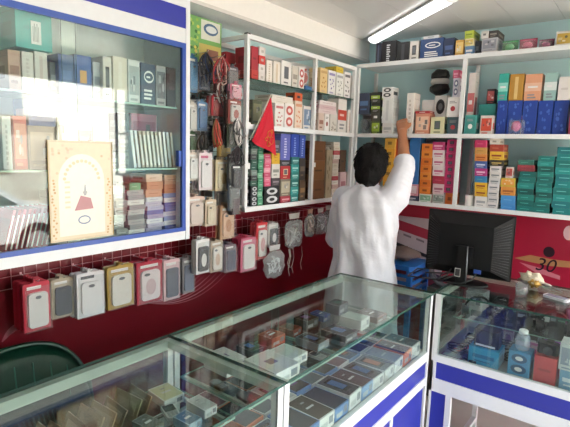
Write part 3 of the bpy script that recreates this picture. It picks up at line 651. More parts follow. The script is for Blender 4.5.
mb = MB(); y_ = XI-.075+.0705
c = hit(36, 33, 0, y_); c = (y_, c[1], c[2])
mb.box(y_, c[1]-.017, c[2]-.038, y_+.001, c[1]+.017, c[2]+.038, paper('#eef2f2'))
for k in range(5): mb.box(y_+.001, c[1]-.011+.0045*k, c[2]-.03, y_+.0013, c[1]-.009+.0045*k, c[2]+.02+.01*(k % 2), paper('#4b5f66'))
o = mb.build('sticker'); o.parent = bpy.data.objects[[x.name for x in COL.objects if x.get('label', '').startswith('large turquoise')][0]]
o.matrix_parent_inverse = (Matrix.Translation(o.parent.location) @ o.parent.rotation_euler.to_matrix().to_4x4()).inverted()
C.col(50, 57, [(62, '#6c7480', 'title', '#a8b0bc', 'slate box between white and blue boxes')], d=.10, back=.05)
C.col(58.5, 74, [(54.5, '#274f9a', 'title', '#3f6cc0', 'dark blue box in mid shelf')], d=.13)
C.col(74.6, 92, [(55.5, '#2a57a8', 'small', '#e2a85a', 'blue box with orange label')], d=.13)
C.col(93, 102, [(62, '#b9c2cc', 'title', '#7a8698', 'pale grey box right of blue boxes')], d=.10, back=.05)
C.col(103, 112, [(57, '#e9e4dc', 'window', '#3a3d42', 'whitish box with dark window')], d=.12)
C.col(113, 127.5, [(57, '#f0e6d6', 'spine', '#f6efe4', 'wide cream box')], d=.13)
C.col(128.2, 140, [(60, '#e6e9ea', 'photo', '#aab4b8', 'white box with grey picture')], d=.13)
C.col(140.8, 155.5, [(63.5, '#1f3356', 'oval', '#1f3356', 'navy box with white oval emblem')], d=.13)
C.col(156.2, 166, [(66, '#a9a6a8', 'photo', '#5f5c66', 'grey picture box beside navy box')], d=.12)
C.col(166.7, 178, [(68, '#4a2a32', 'plain', '#6a404a', 'dark maroon box at right end')], d=.12)
C = cab(1.5225, 'on cabinet middle shelf')
C.col(2, 12, [(116, '#dfe4e4', 'letters', '#b8c0c2', 'pale upright pack at left edge')], d=.08)
C.col(13.5, 27.5, [(116, '#d2483a', 'photo', '#e88a6a', 'red box with picture')], d=.10)
zt = C.col(28.2, 56, [(126, '#a88a7a', 'photo', '#d8b8a0', 'tan picture box under violet box'), (99, '#4c5a9e', 'small', '#e0a8b8', 'violet blue box with pink square')], d=.12)
C.col(57.5, 76, [(118, '#e6d2b8', 'photo', '#c88a6a', 'cream picture box left of red white box')], d=.10)
C.col(77, 92, [(112, '#e9dcd8', 'band', '#c84a4a', 'white box with red band')], d=.10)
C.col(93, 109, [(124, '#dfe0d6', 'title', '#a8a898', 'plain ivory box near middle')], d=.10)
# leaning plates and sleeves in the cabinet's middle shelf
def leaning(n, px0, px1, top, cols, zbase, tilt, kind, lab, where, d=.12, xb=XI-.02, t_=.004):
    y0 = hit(px0, top, 0, xb)[1]; y1 = hit(px1, top, 0, xb)[1]; h = hit((px0+px1)/2, top, 0, xb)[2]-zbase-.004
    for i in range(n):
        y = y0+(y1-y0)*(i+.5)/n; mb = MB(); c = cols[i % len(cols)]
        mb.box(-d, -t_/2, 0, 0, t_/2, h/math.cos(tilt), paper(c)); mb.box(-d*.98, -t_*.5-.0004, h*.12, -d*.02, -t_*.5, h*.8, paper(cols[(i+1) % len(cols)])); mb.box(0, -t_*.3, h*.06, .0006, t_*.3, h*.9, paper('#f0eee8'))
        o = mb.build(kind, None, (xb, y, zbase+.001+abs(math.sin(tilt))*t_*.5), 0, tilt)
        tag(o, lab+', '+ORD[i]+' from left '+where, kind.replace('_', ' '), lab+' row')
leaning(11, 133, 176, 131, ['#e9ecf0', '#dfe3ea', '#c9b096', '#d8c0a4', '#e2d8c4', '#cfc8b4', '#a89a80', '#e6e0d0'], 1.5225, R(7), 'screen_protector_pack', 'upright pale protector sleeve', 'on cabinet middle shelf', t_=.012)
C.col(119, 129.5, [(150, '#3f4a48', 'photo', '#6a7a74', 'dark green grey pack below black box'), (133, '#55504e', 'title', '#8a8480', 'brown grey pack below black box'), (113, '#22222a', 'small', '#4a4a58', 'black box topping the dark packs')], d=.08, back=.03)
C.col(110, 118.5, [(152, '#4a5456', 'title', '#8a9a9a', 'dark grey pack left of dark green pack')], d=.08, back=.02)
zz = 1.5225+.155
# a flat board shelf piece carrying the pink box: the pink box lies on the sleeves' rear stack
q = C.put(131, 157, 128, 114, 1.5225, None, .07, .16)
carton('product_box', 'pink picture box with dark ends behind the pale sleeves', 'box', q[0], .07, q[1]-.001, '#d87a9a', 'photo', '#b84a72', (XI-.16-.035, q[2][1], 1.5228), R(90), c3='#f0b0c4')
C = cab(1.2355, 'on cabinet floor')
C.stack(113.5, 126.5, 186, 7, ['#7a8286', '#5f686c', '#9aa29c', '#6a5a58'], 'plain', '#b8c0c0', 'grey booklet pack', stackname='dark pile', d=.12, jit=2)
zt = C.stack(127.2, 145, 190, 9, ['#eef0f0', '#8d949c', '#aab0b6', '#6f767e', '#c0c4c8', '#858c94'], 'plain', '#6a7078', 'grey flat pack', stackname='grey pile', d=.12, jit=2)
C.col(129, 141, [(183, '#5aa878', 'plain', '#a8dcb8', 'green packet on the grey pile')], d=.09, z0=zt)
zt = C.stack(146, 163.2, 197, 8, ['#b8bce0', '#c8c4e0', '#e4e6f0', '#a8a0cc', '#5a6ab8'], 'plain', '#7a80b8', 'lavender flat box', stackname='lavender pile', d=.12, jit=1.5)
C.stack(146, 163.2, 174, 3, ['#e0a080', '#d8906c', '#eec0a8'], 'plain', '#b8683c', 'peach flat box', stackname='lavender pile', d=.12, z0=zt, jit=1.5)
zt = C.stack(164, 180.5, 193, 8, ['#3f62b8', '#e4e8f2', '#7a92cc', '#c8d0e6', '#4f72c0'], 'plain', '#8aa0d8', 'blue white flat box', stackname='blue pile', d=.12, jit=1.5)
C.stack(164, 180.5, 175, 2, ['#d88a64', '#e0a482'], 'plain', '#b8683c', 'peach flat box', stackname='blue pile', d=.12, z0=zt, jit=1.5)
leaning(9, 0, 47, 209, ['#c01f36', '#a81a30', '#d8405a', '#b8283c'], 1.2355, R(-15), 'phone_case_pack', 'red leaning case pack', 'on cabinet floor', t_=.009)
C.col(84, 111, [(195, '#b8c0be', 'title', '#8a9290', 'grey box behind the poster right edge')], d=.10, back=.10)
C.col(52, 82, [(190, '#a8b4b4', 'photo', '#7a8688', 'pale teal picture box behind the poster')], d=.10, back=.10)

# ---------------- framed calligraphic poster stuck to the cabinet glass
yL, yR, z0_, z1_ = .812, 1.062, 1.262, 1.628
t = thing('poster', 'cream and gold poster with white arch stuck on cabinet glass', 'poster', (XC+.0005, (yL+yR)/2, z0_))
W_, H_ = yR-yL, z1_-z0_
mb = MB().box(0, -W_/2, 0, .0012, W_/2, H_, paper('#d6c4a2', .3))
def pq(pts, c, k): mb.quad([(.0012+.0002*k, a_*W_, b_*H_) for a_, b_ in pts], paper(c, .3))
pq([(-.47, .02), (.47, .02), (.47, .98), (-.47, .98)], '#e8d6b4', 1)
for i in range(34):          # floral ornament dots round the arch
    a_ = random.uniform(-.45, .45); b_ = random.uniform(.62, .96)
    if abs(a_)**2/.14+(b_-.58)**2/.085 < 1.05: continue
    pq(ell2(a_, b_, .022, .014, 7), random.choice(['#dcc09c', '#e0c8a8', '#d4b48c']), 2)
for i in range(20):
    for s_ in (-1, 1): pq(ell2(s_*random.uniform(.40, .46), i/20*.6+.04, .018, .012, 6), random.choice(['#d8b078', '#c89a62']), 2)
arch = [(-.36, .05), (.36, .05), (.36, .60)]+[(.36*math.cos(math.pi*k/14), .60+.27*math.sin(math.pi*k/14)) for k in range(15)]+[(-.36, .60)]
pq(arch, '#f5efe0', 3)
for k in range(13):
    a_ = math.pi*(k+.5)/13; pq(ell2(.27*math.cos(a_), .60+.20*math.sin(a_), .028, .018, 7), '#e6cfa4', 4)
pq([(-.13, .30), (.17, .31), (.13, .42), (-.03, .45)], '#b06a70', 5)
pq([(.02, .45), (.06, .45), (.05, .56), (.035, .56)], '#9aa0a4', 5); pq(ell2(.04, .48, .035, .02, 8), '#a8a8a4', 6)
pq(ell2(.02, .20, .10, .045, 16), '#5f78a0', 5); pq(ell2(.02, .20, .082, .033, 16), '#f2ecdc', 6)
for k in range(6): pq([(-.27, .33+.05*k), (-.19, .33+.05*k), (-.19, .35+.05*k), (-.27, .35+.05*k)], '#ead9b4', 5)
mb.build('printed_sheet', t)
for s_ in (-1, 1): MB().tube([(.002, s_*W_/2, .004), (.002, s_*W_/2, H_)], .0016, mat('#b89a5a', .35, name='gold_edge'), 5).build('gold_edge', t)

# ================================================================ things hung on the red wall
XG = XW+.006
t_grid = thing('wire_grid', 'thin pale wire display grid fixed across the red left wall', 'display grid', (XG, 0, 0))
gw = mat('#d8a8ac', .35, .3, name='coated_wire')
mb = MB()
for k in range(62):
    y = .25+.05*k
    if y > 3.27: break
    mb.tube([(.012, y, 1.03), (.012, y, 1.19)], .0013, gw, 4)
for z in (1.035, 1.085, 1.135, 1.185): mb.tube([(.0145, .25, z), (.0145, 3.26, z)], .0016, gw, 4)
mb.build('wires', t_grid)
t_grid2 = thing('wire_grid', 'wire display grid between cabinet and left shelf unit', 'display grid', (XG, 0, 0))
mb = MB()
for k in range(8): mb.tube([(.012, 1.485+.052*k, 1.28), (.012, 1.485+.052*k, 2.15)], .0014, STEEL, 4)
for k in range(11): mb.tube([(.0145, 1.475, 1.29+.085*k), (.0145, 1.858, 1.29+.085*k)], .0014, STEEL, 4)
mb.build('wires', t_grid2)
NPEG = [0]
def peg(grid, y, z, length, what):
    t = thing('display_hook', 'steel hook for '+' '.join(what.replace(' at rear of gap grid', ' in gap').split()[:13]), 'hook', (XG, y, z), 0, 'steel hooks on the wall grids')
    MB().tube([(.0175, 0, 0), (length, 0, 0), (length+.006, 0, .008)], .0016, STEEL, 5).build('prong', t)
    MB().box(.0162, -.004, -.004, .0178, .004, .008, gw).build('mount', t)
def case_pack(label, w, h, c, case, loc, rz, kind='phone_case_pack', group=None, tilt=0, thick=.014, motif=None, header='#f1efec'):
    """carded phone case: backing card with hang tab, case with camera hole, clear sleeve; origin at the top centre (hung), front -Y"""
    t = thing(kind, label, 'phone case', loc, rz, group); t.rotation_euler = (0, tilt, rz)
    mb = MB(); c_ = .006
    poly = [(-w/2, -h), (w/2, -h), (w/2, -c_), (w/2-c_, 0), (.012, 0), (.010, .014), (-.010, .014), (-.012, 0), (-w/2+c_, 0), (-w/2, -c_)]
    mb.prism(poly, thick/2-.002, thick/2, paper(c), 'y')
    for q_ in lines(.15, .85, .05, .17, 1, header): mb.quad([((q_[1]-.5)*w, thick/2-.0023, -h+h*(1-q_[2]-.0)), ((q_[1]-.5)*w, thick/2-.0023, -h+h*(1-q_[4])), ((q_[3]-.5)*w, thick/2-.0023, -h+h*(1-q_[4])), ((q_[3]-.5)*w, thick/2-.0023, -h+h*(1-q_[2]))], paper(q_[5]))
    mb.build('backing_card', t)
    a_, b_ = w*.36, h*.36; zc = -h*.56; r_ = a_*.35
    pts = []
    for cx_, cz_, s0 in ((a_-r_, b_-r_, 0), (-a_+r_, b_-r_, 1), (-a_+r_, -b_+r_, 2), (a_-r_, -b_+r_, 3)):
        for k in range(4): an = math.pi/2*(s0+k/3); pts.append((cx_+r_*math.cos(an), zc+cz_+r_*math.sin(an)))
    cs = MB().prism(pts, -thick/2+.001, thick/2-.003, paper(case, .3), 'y').build('case', t)
    mb = MB()
    if motif:
        mb.prism(ell2(0, zc-b_*.1, a_*.55, b_*.55, 12), -thick/2+.0004, -thick/2+.0011, paper(motif), 'y'); mb.build('motif', cs)
    mb = MB(); mb.prism(ell2(-a_*.4 if motif else 0, zc+b_*.74, a_*.32, b_*.1, 10), -thick/2+.0002, -thick/2+.0012, paper('#4a4d55'), 'y'); mb.build('camera_hole', cs)
    mb = MB(); e = .0008; x_, y_ = w/2-.001, -thick/2-.001
    mb.quad([(-x_, y_, -h+e), (x_, y_, -h+e), (x_, y_, -.012), (-x_, y_, -.012)], FILM); mb.build('sleeve', t)
    return t
def hang(px0, py0, px1, py1, x, n, c, case, lab, motif=None, grid=None, gap=.017, rz=0, colors=None, header='#f1efec', thick=.014):
    """n packs on one hook, the nearest one filling the pixel box at depth x"""
    if grid is not None:
        while hit(px1, (py0+py1)/2, 0, x)[1] > 1.845: x += .004
    a_ = hit(px0, (py0+py1)/2, 0, x); b_ = hit(px1, (py0+py1)/2, 0, x); zt_ = hit((px0+px1)/2, py0, 0, x)[2]; zb_ = hit((px0+px1)/2, py1, 0, x)[2]
    w_, h_ = abs(b_[1]-a_[1]), zt_-zb_; y = (a_[1]+b_[1])/2
    n = max(1, min(n, int((x-thick-XG-.02)/gap)))
    for i in range(n):
        cc = colors[i % len(colors)] if colors else c
        l = lab if i == 0 else lab+', '+ORD[i]+' from front on its hook'
        case_pack(l, w_, h_, c if i == 0 else cc, case if i == 0 else cc, (x-thick/2-i*gap, y+random.uniform(-.002, .002), zt_+random.uniform(-.001, .001)), R(90)+R(rz)+R(random.uniform(-2, 2)), motif=motif if i == 0 else None, header=header, thick=thick, group='phone case packs hanging '+('between cabinet and shelf' if grid is not None else 'on the red wall'))
    g = grid or t_grid
    peg(g, y, zt_+.008, x-XG+.004, lab)
hang(25, 283, 52.5, 331, -1.83, 6, '#c81a34', '#e9e6e2', 'bright red carded case pack with white phone outline', colors=['#c01830', '#b31428'], thick=.018, gap=.021)
hang(53.5, 279, 75.5, 318, -1.86, 3, '#b8a88c', '#1d2438', 'dark navy case in beige card pack', colors=['#c9bca4'])
hang(78, 273, 105, 317, -1.83, 4, '#ece9ea', '#f4f3f2', 'white boxed case with dark slot', colors=['#e6e3e4', '#dedbdc'], header='#2a2c33')
hang(109, 266, 135.5, 308, -1.84, 4, '#b8943c', '#ece6da', 'gold edged case pack with white case', colors=['#a83040', '#c09a3c', '#d8c8a0'])
hang(138, 262, 163.5, 303, -1.84, 5, '#b31c34', '#efe4e4', 'deep red case pack with pale case', colors=['#c02038', '#a81830', '#d8a0a8'], motif='#d8b8bc')
hang(165, 260, 181, 300, -1.84, 4, '#e0bcc0', '#4a5266', 'pink case pack with slate phone', colors=['#e4ccd0', '#d8a8b0'])
hang(184, 258, 195.5, 293, -1.86, 3, '#8a8486', '#6f7a94', 'grey case pack with blue grey phone', colors=['#a09a9a', '#7a7678'])
hang(197.5, 240, 211, 274, -1.80, 3, '#f1efed', '#23252c', 'white case pack with black framed case', motif='#eceae8', colors=['#e4e2e0'])
hang(212, 241, 224.5, 272, -1.80, 3, '#b8a894', '#ece4da', 'taupe case pack with cream patterned case', motif='#d8b8a0', colors=['#a89884'])
hang(225.8, 245, 237.5, 272, -1.80, 3, '#7a6a74', '#4a4a62', 'purple grey case pack with dark case', colors=['#6a5a6a'])
hang(242, 238, 257, 271, -1.79, 5, '#d8708a', '#f0ece8', 'pink card case pack with white case', colors=['#c02848', '#d04060', '#b82040'])
hang(258, 223, 268.5, 259, -1.80, 4, '#d8383f', '#f2e9e4', 'red topped case pack with speckled white case', motif='#d8a0a0', colors=['#c83038', '#d84a50'])
hang(269.5, 224, 279.5, 247, -1.80, 3, '#e2dfda', '#2c2e33', 'white card pack with small black charger', motif='#e8e6e2', colors=['#c8c4be'])
# upper hanging zone between cabinet and shelf unit
G2 = t_grid2
hang(189.5, 153, 200, 181, -1.78, 3, '#d8ccc0', '#f0efed', 'cream case pack with white case, nearest the cabinet', motif='#e8e6e4', grid=G2, colors=['#b07a4a', '#c8b8a8'])
hang(200.8, 153, 213.5, 190, -1.76, 4, '#f0dfe2', '#f4eeee', 'pale case pack with round pink sticker', grid=G2, colors=['#e0c8cc', '#d8d0cc'], header='#d84a7a')
hang(217, 160, 231, 191, -1.77, 4, '#e2cfa8', '#ecdcbc', 'golden cream case pack with dotted case', motif='#c8a878', grid=G2, colors=['#d0b888', '#c8b08a'])
hang(188.8, 197, 206, 226, -1.79, 4, '#e0c4b4', '#e8d4c8', 'large beige pink case pack', grid=G2, colors=['#d0b0a0'])
hang(206.5, 200, 218, 226, -1.77, 3, '#d8c4a8', '#e2ccac', 'beige case pack with blue edged case', motif='#e8d8bc', grid=G2, colors=['#7a9ac0', '#c8b498'])
hang(222, 206, 236, 239, -1.77, 3, '#c89a74', '#d8a884', 'tan case pack with ringed pattern', motif='#b87848', grid=G2, colors=['#b88a64'])
hang(190, 103, 198, 131, -1.84, 2, '#c8c4bc', '#d8d6d0', 'pale grey slanted case pack', grid=G2)
hang(199, 102, 209, 131, -1.83, 3, '#5a86b4', '#3f70a8', 'steel blue case pack', grid=G2, colors=['#8aa0b8', '#c8ccd0'])
hang(190, 133, 199, 152, -1.84, 2, '#3a5a34', '#4f7a44', 'dark green case pack above white cases', grid=G2)
hang(233, 165, 243, 190, -1.86, 3, '#1d1c22', '#26252c', 'black case pack beside the shelf end', grid=G2, colors=['#2a282e'])
hang(232.5, 195, 241, 215, -1.88, 2, '#22151c', '#3a1c28', 'black and wine case pack below shelf end', grid=G2)
hang(230, 100, 243, 124, -1.82, 3, '#8a3a34', '#d8d2cc', 'rust carded pack with pale product', motif='#a84a40', grid=G2, colors=['#4a3834', '#6a4a44'])
hang(213, 96, 228, 116, -1.80, 3, '#b8303a', '#c84a50', 'red pouch pack high on the grid', grid=G2, colors=['#a02832', '#d8a8a8'])
hang(190, 56, 199.5, 92, -1.84, 2, '#2f6ea4', '#3f86bc', 'blue pouch pack below green poster', grid=G2)
hang(200.5, 62, 212, 90, -1.83, 3, '#33415c', '#26304a', 'dark blue pouch pack below green poster', grid=G2, colors=['#6a5a54', '#2a2c34'])
hang(229, 124, 238, 148, -1.79, 3, '#a8a29e', '#c4bfba', 'grey earphone card pack', motif='#4a4a50', grid=G2, colors=['#6a6462', '#38343a'])
hang(232, 84, 243, 99, -1.84, 2, '#c86a86', '#e0a0b0', 'small pink pack near shelf end', grid=G2)
hang(221, 142, 232, 157, -1.80, 2, '#d0b060', '#dcc07a', 'small gold pack above cream packs', grid=G2)

rb = random.Random(11); dcs = [('#2a2624', 'blackish'), ('#4a342a', 'brown'), ('#5a2a2c', 'wine red'), ('#2c3440', 'dark slate'), ('#6a5a48', 'khaki'), ('#3a4434', 'moss green'), ('#7a6a62', 'taupe'), ('#3a2a38', 'aubergine')]
for ri in range(5):
    for ci in range(4):
        c, nm = dcs[(ri*3+ci*5) % 8]; x0 = 189+13.2*ci+rb.uniform(-1, 1); y0 = 66+29*ri+rb.uniform(-4, 4)
        x = -1.915 if ci < 2 else -1.87
        hang(x0, y0, x0+12, y0+27, x, 1, c, mixc(c, '#a09890', .35), f'{nm} case pack at rear of gap grid, row {["one", "two", "three", "four", "five"][ri]}, {ORD[ci]} from cabinet', grid=G2, header=mixc(c, '#f0f0f0', .6))
# tangled cables and lanyards hanging on the same grid
def cable_bunch(label, px, py, x, n, cols, drop, spread, name='cable_bunch', cat='cables', r=.0032, grid=None):
    while hit(px, py, 0, x)[1] > 1.85-spread*1.3: x += .004
    p = hit(px, py, 0, x); t = thing(name, label, cat, (x, p[1], p[2]), 0, 'cable bunches between cabinet and shelf')
    for k in range(n):
        dy = random.uniform(-1, 1)*spread; dz = drop*random.uniform(.6, 1); dx = random.uniform(-.02, .02); w_ = random.uniform(.4, 1)*spread*.6+.004
        pts = [(0, 0, -.003)]+[(dx*t_, dy*t_**.8-w_*math.sin(math.pi*t_), -dz*t_) for t_ in (.2, .4, .6, .8)]+[(dx, dy, -dz), (dx, dy+w_*.8, -dz*.9)]+[(dx*t_, dy*t_**.8+w_*math.sin(math.pi*t_), -dz*t_) for t_ in (.75, .5, .25)]+[(0, .002, -.003)]
        MB().tube(pts, r*random.uniform(.8, 1.2), mat(cols[k % len(cols)], .45), 5).build('cable', t)
    if grid is not None: peg(grid, p[1], p[2]-.001, x-XG+.012, label)
    return t
cable_bunch('tangled black and grey cables hanging beside cabinet top', 206, 52, -1.80, 9, ['#23242a', '#3a3c44', '#6a6a70', '#2f4a7a'], .16, .05, grid=G2)
cable_bunch('tangled red and brown cables hanging near the shelf unit', 222, 56, -1.735, 10, ['#b8343a', '#6a3a34', '#c8a8a0', '#8a2a30', '#3a2a2a'], .14, .055, grid=G2)
cable_bunch('mixed cable bundle hanging below red cables', 223, 78, -1.78, 10, ['#5a3a3a', '#c8c2bc', '#3a3436', '#8a4a44'], .15, .05, grid=G2)
cable_bunch('red lanyards hanging in the middle of the grid', 216, 118, -1.77, 7, ['#a8222e', '#8a3a2a', '#c84a3a', '#7a6a3a'], .16, .025, 'lanyard_bunch', 'lanyards', grid=G2)
cable_bunch('black cables hanging left of the red lanyards', 203, 133, -1.80, 7, ['#1f2024', '#2a2a20', '#4a3a2a'], .10, .035, grid=G2)
cable_bunch('silver grey earphone cables beside the shelf end', 237, 118, -1.77, 8, ['#c8c6c6', '#8a8688', '#3a363a', '#e0dcda'], .14, .04, grid=G2)
cable_bunch('dark cables hanging at shelf end above black pack', 238, 146, -1.82, 7, ['#1c1b20', '#3a2a30', '#2a2a30'], .12, .035, grid=G2)
cable_bunch('pink and red cables hanging under the glass shelf end', 236, 84, -1.80, 7, ['#c8485a', '#e0a8b0', '#8a2a3a', '#d8d0d0'], .07, .03, grid=G2)

# clear bags
def poly_bag(label, px0, py0, px1, py1, x, inner, grid, dangle=0, group=None):
    a_ = hit(px0, (py0+py1)/2, 0, x); b_ = hit(px1, (py0+py1)/2, 0, x); zt_ = hit((px0+px1)/2, py0, 0, x)[2]; zb_ = hit((px0+px1)/2, py1, 0, x)[2]
    w_, h_ = abs(b_[1]-a_[1]), zt_-zb_; y = (a_[1]+b_[1])/2
    t = thing('poly_bag', label, 'plastic bag', (x, y, zt_), 0, 'clear cable bags on the red wall')
    sd_ = random.random()*9
    def f(d):
        m_ = max(abs(d.y), abs(d.z))+1e-6; sq = min(1.28, 1/m_)**.8
        return sq*(1+.07*math.sin(8*d.y+sd_)+.06*math.sin(11*d.z+sd_*2)+.05*math.sin(19*d.y-13*d.z+sd_))
    MB().ell((0, 0, -h_*.55), (.022, w_*.42, h_*.38), POLY, 24, 16, f).build('bag_film', t)
    MB().prism([(-w_*.24, -h_*.13), (w_*.24, -h_*.13), (w_*.28, .004), (-w_*.28, .004)], -.0008, .0008, paper(mixc(inner, '#dcd8d2', .6)), 'x').build('header_card', t)
    rb = random.Random(int(px0*7)); mb = MB()
    for k in range(6):
        pts = [(.012*math.sin(i*1.3+k), w_*rb.uniform(-.33, .33), -h_*rb.uniform(.28, .86)) for i in range(6)]
        sm_ = []
        for i in range(len(pts)-1):
            for u in (0, .33, .66): e_ = u*u*(3-2*u); sm_.append(Vector(pts[i]).lerp(Vector(pts[i+1]), u)+Vector((0, .012*math.sin(math.pi*u), .010*math.sin(math.pi*u))))
        mb.tube(sm_, rb.uniform(.003, .006), mat(mixc(inner, rb.choice(['#ffffff', '#55504c', '#ffffff', '#a09a94']), .45), .4), 5)
    mb.build('coiled_cable', t)
    for k in range(dangle):
        yy = random.uniform(-.4, .4)*w_; L_ = random.uniform(.09, .17)
        MB().tube([(.01, yy, -h_*.93), (.012, yy+.01, -h_-.3*L_), (.01, yy-.008, -h_-.7*L_), (.012, yy+.006, -h_-L_)], .0022, mat('#b8b2ac', .5), 5).build('dangling_wire', t)
    peg(grid, y, zt_+.006, x-XG+.006, label)
poly_bag('clear bag of pale cables low beside pink case packs', 264, 246, 284, 279, -1.76, '#d8dade', t_grid)
poly_bag('clear bag of grey cables with wires dangling below it', 284, 214, 303, 250, -1.775, '#b8b4b0', t_grid, 6)
poly_bag('frosted bag with orange tag left of silver bags', 305.5, 210, 314, 238, -1.72, '#c87a4a', t_grid)
for i, (a_, b_, c_, d_) in enumerate(((315, 209, 325, 236), (323, 206, 333, 235), (331, 204, 341, 233), (339, 203, 349, 230))):
    poly_bag('silver clear cable bag, '+ORD[i]+' of four left of the man', a_, b_, c_, d_, -1.785-.06*(i % 2), ['#c8c4bf', '#b0a8a0', '#d4d0ca', '#a8a49e'][i], t_grid)

# small poster on the wall in the gap
XP = -1.86
h = hit(189, 60, 0, XP); h2 = hit(222, 24, 0, XP)
t = thing('wall_poster', 'green and yellow picture poster above hanging cables', 'poster', (XP, h[1]-.012, h[2])); PS = (h2[1]-h[1])/.353
t.scale = (1, PS, (h2[2]-h[2])/.30)
mb = MB().box(0, .012, .0, .0015, .365, .30, paper('#6fae5a', .3))
def pr(y0, z0, y1, z1, c, k): mb.quad([(.0015+.0002*k, y0, z0), (.0015+.0002*k, y1, z0), (.0015+.0002*k, y1, z1), (.0015+.0002*k, y0, z1)], paper(c, .3))
pr(.14, .16, .35, .29, '#dfe3d4', 1); pr(.12, .0, .36, .13, '#c8b860', 1)
mb.quad([(.0021, .245+.08*math.cos(k*.5), .235+.04*math.sin(k*.5)) for k in range(13)], paper('#3f6488', .3))
mb.quad([(.0023, .25+.06*math.cos(k*.5), .235+.024*math.sin(k*.5)) for k in range(13)], paper('#dfe6e6', .3))
for k in range(26):
    a_, b_ = .02+.10*random.random(), .01+.28*random.random()
    mb.quad([(.0021+.00003*k, a_+.016*math.cos(i*1.047), b_+.012*math.sin(i*1.047)) for i in range(6)], paper(random.choice(['#3f8a3a', '#a8cc5a', '#2f6a2f', '#8fb84a', '#d8d05a']), .3))
pr(.20, .03, .33, .10, '#8a5a4a', 2)
mb.build('printed_sheet', t)
mb = MB()
for y_ in (.03, .34): MB().box(XG-XP+.016, y_-.002, .275, .0, y_+.002, .28, STEEL).build('wire_arm', t)

# ================================================================ counters
ZD = .64
def counter_left(y0, y1, label, first):
    X0, X1 = -1.315, -.79
    t = thing('glass_counter', label, 'display counter', (X0, y0, 0)); W, L_ = X1-X0, y1-y0; p = .026; g = .003
    for x, y in ((0, 0), (W-p, 0), (0, L_-p), (W-p, L_-p)):
        MB().box(x, y+g*(y == 0), .03, x+p, y+p-g*(y > 0), .937, WHITE).build('post', t)
    MB().box(0, p, .905, p, L_-p, .937, ALU).build('back_top_rail', t)
    for y in (g, L_-p): MB().box(p, y, .912, W-p, y+p-g, .937, ALU).build('cross_rail', t)
    MB().box(-.006, g*.4, .938, W+.008, L_-g*.4, .946, CGLASS, EDGE).build('glass_top', t)
    MB().box(W-.008, p, ZD+.002, W-.003, L_-p, .936, CGLASS, EDGE).build('front_glass', t)
    h = L_/2
    MB().box(.004, p, ZD+.002, .007, h+.03, .904, CGLASS, EDGEL).build('sliding_glass', t)
    MB().box(.012, h-.03, ZD+.002, .015, L_-p, .904, CGLASS, EDGEL).build('sliding_glass', t)
    if not first: MB().box(p, L_-.008, ZD+.002, W-p, L_-.004, .911, CGLASS, EDGEL).build('end_glass', t)
    MB().box(.022, p+.004, .778, .36, L_-p-.004, .784, CGLASS, EDGEL).build('glass_shelf', t)
    for y in (p+.02, L_/2, L_-p-.03):
        MB().box(.018, y, .766, .34, y+.012, .778, ALU).build('shelf_bracket', t)
    MB().box(0, g, ZD-.02, W-.002, L_-g, ZD, mat('#9aa2a6', .4, name='grey_deck_board')).build('deck', t)
    MB().box(W-.02, p, .597, W, L_-p, .645, WHITE).build('front_rail', t)
    MB().box(W-.016, p, .512, W-.006, L_-p, .597, BLUEP).build('blue_band', t)
    MB().box(W-.02, p, .468, W, L_-p, .512, WHITE).build('front_rail', t)
    n = 3
    for k in range(n):
        a_ = p+(L_-2*p)*k/n; b_ = p+(L_-2*p)*(k+1)/n
        MB().box(W-.014, a_+.012, .075, W-.006, b_-.012, .468, BLUEP).build('blue_panel', t)
        if k: MB().box(W-.018, a_-.012, .075, W, a_+.012, .468, WHITE).build('mullion', t)
    MB().box(W-.02, p, .03, W, L_-p, .075, WHITE).build('bottom_rail', t)
    MB().box(.0, p, .03, .012, L_-p, ZD-.02, WHITE).build('back_panel', t)
    for x, y in ((0, 0), (W-p, 0), (0, L_-p), (W-p, L_-p)): MB().box(x+.003, y+.003, 0, x+p-.003, y+p-.003, .03, BLACK).build('foot', t)
    return t
counter_left(-.25, 1.05, 'near left glass display counter with pale aluminium frame', True)
counter_left(1.052, 2.25, 'left glass display counter full of phone boxes', False)
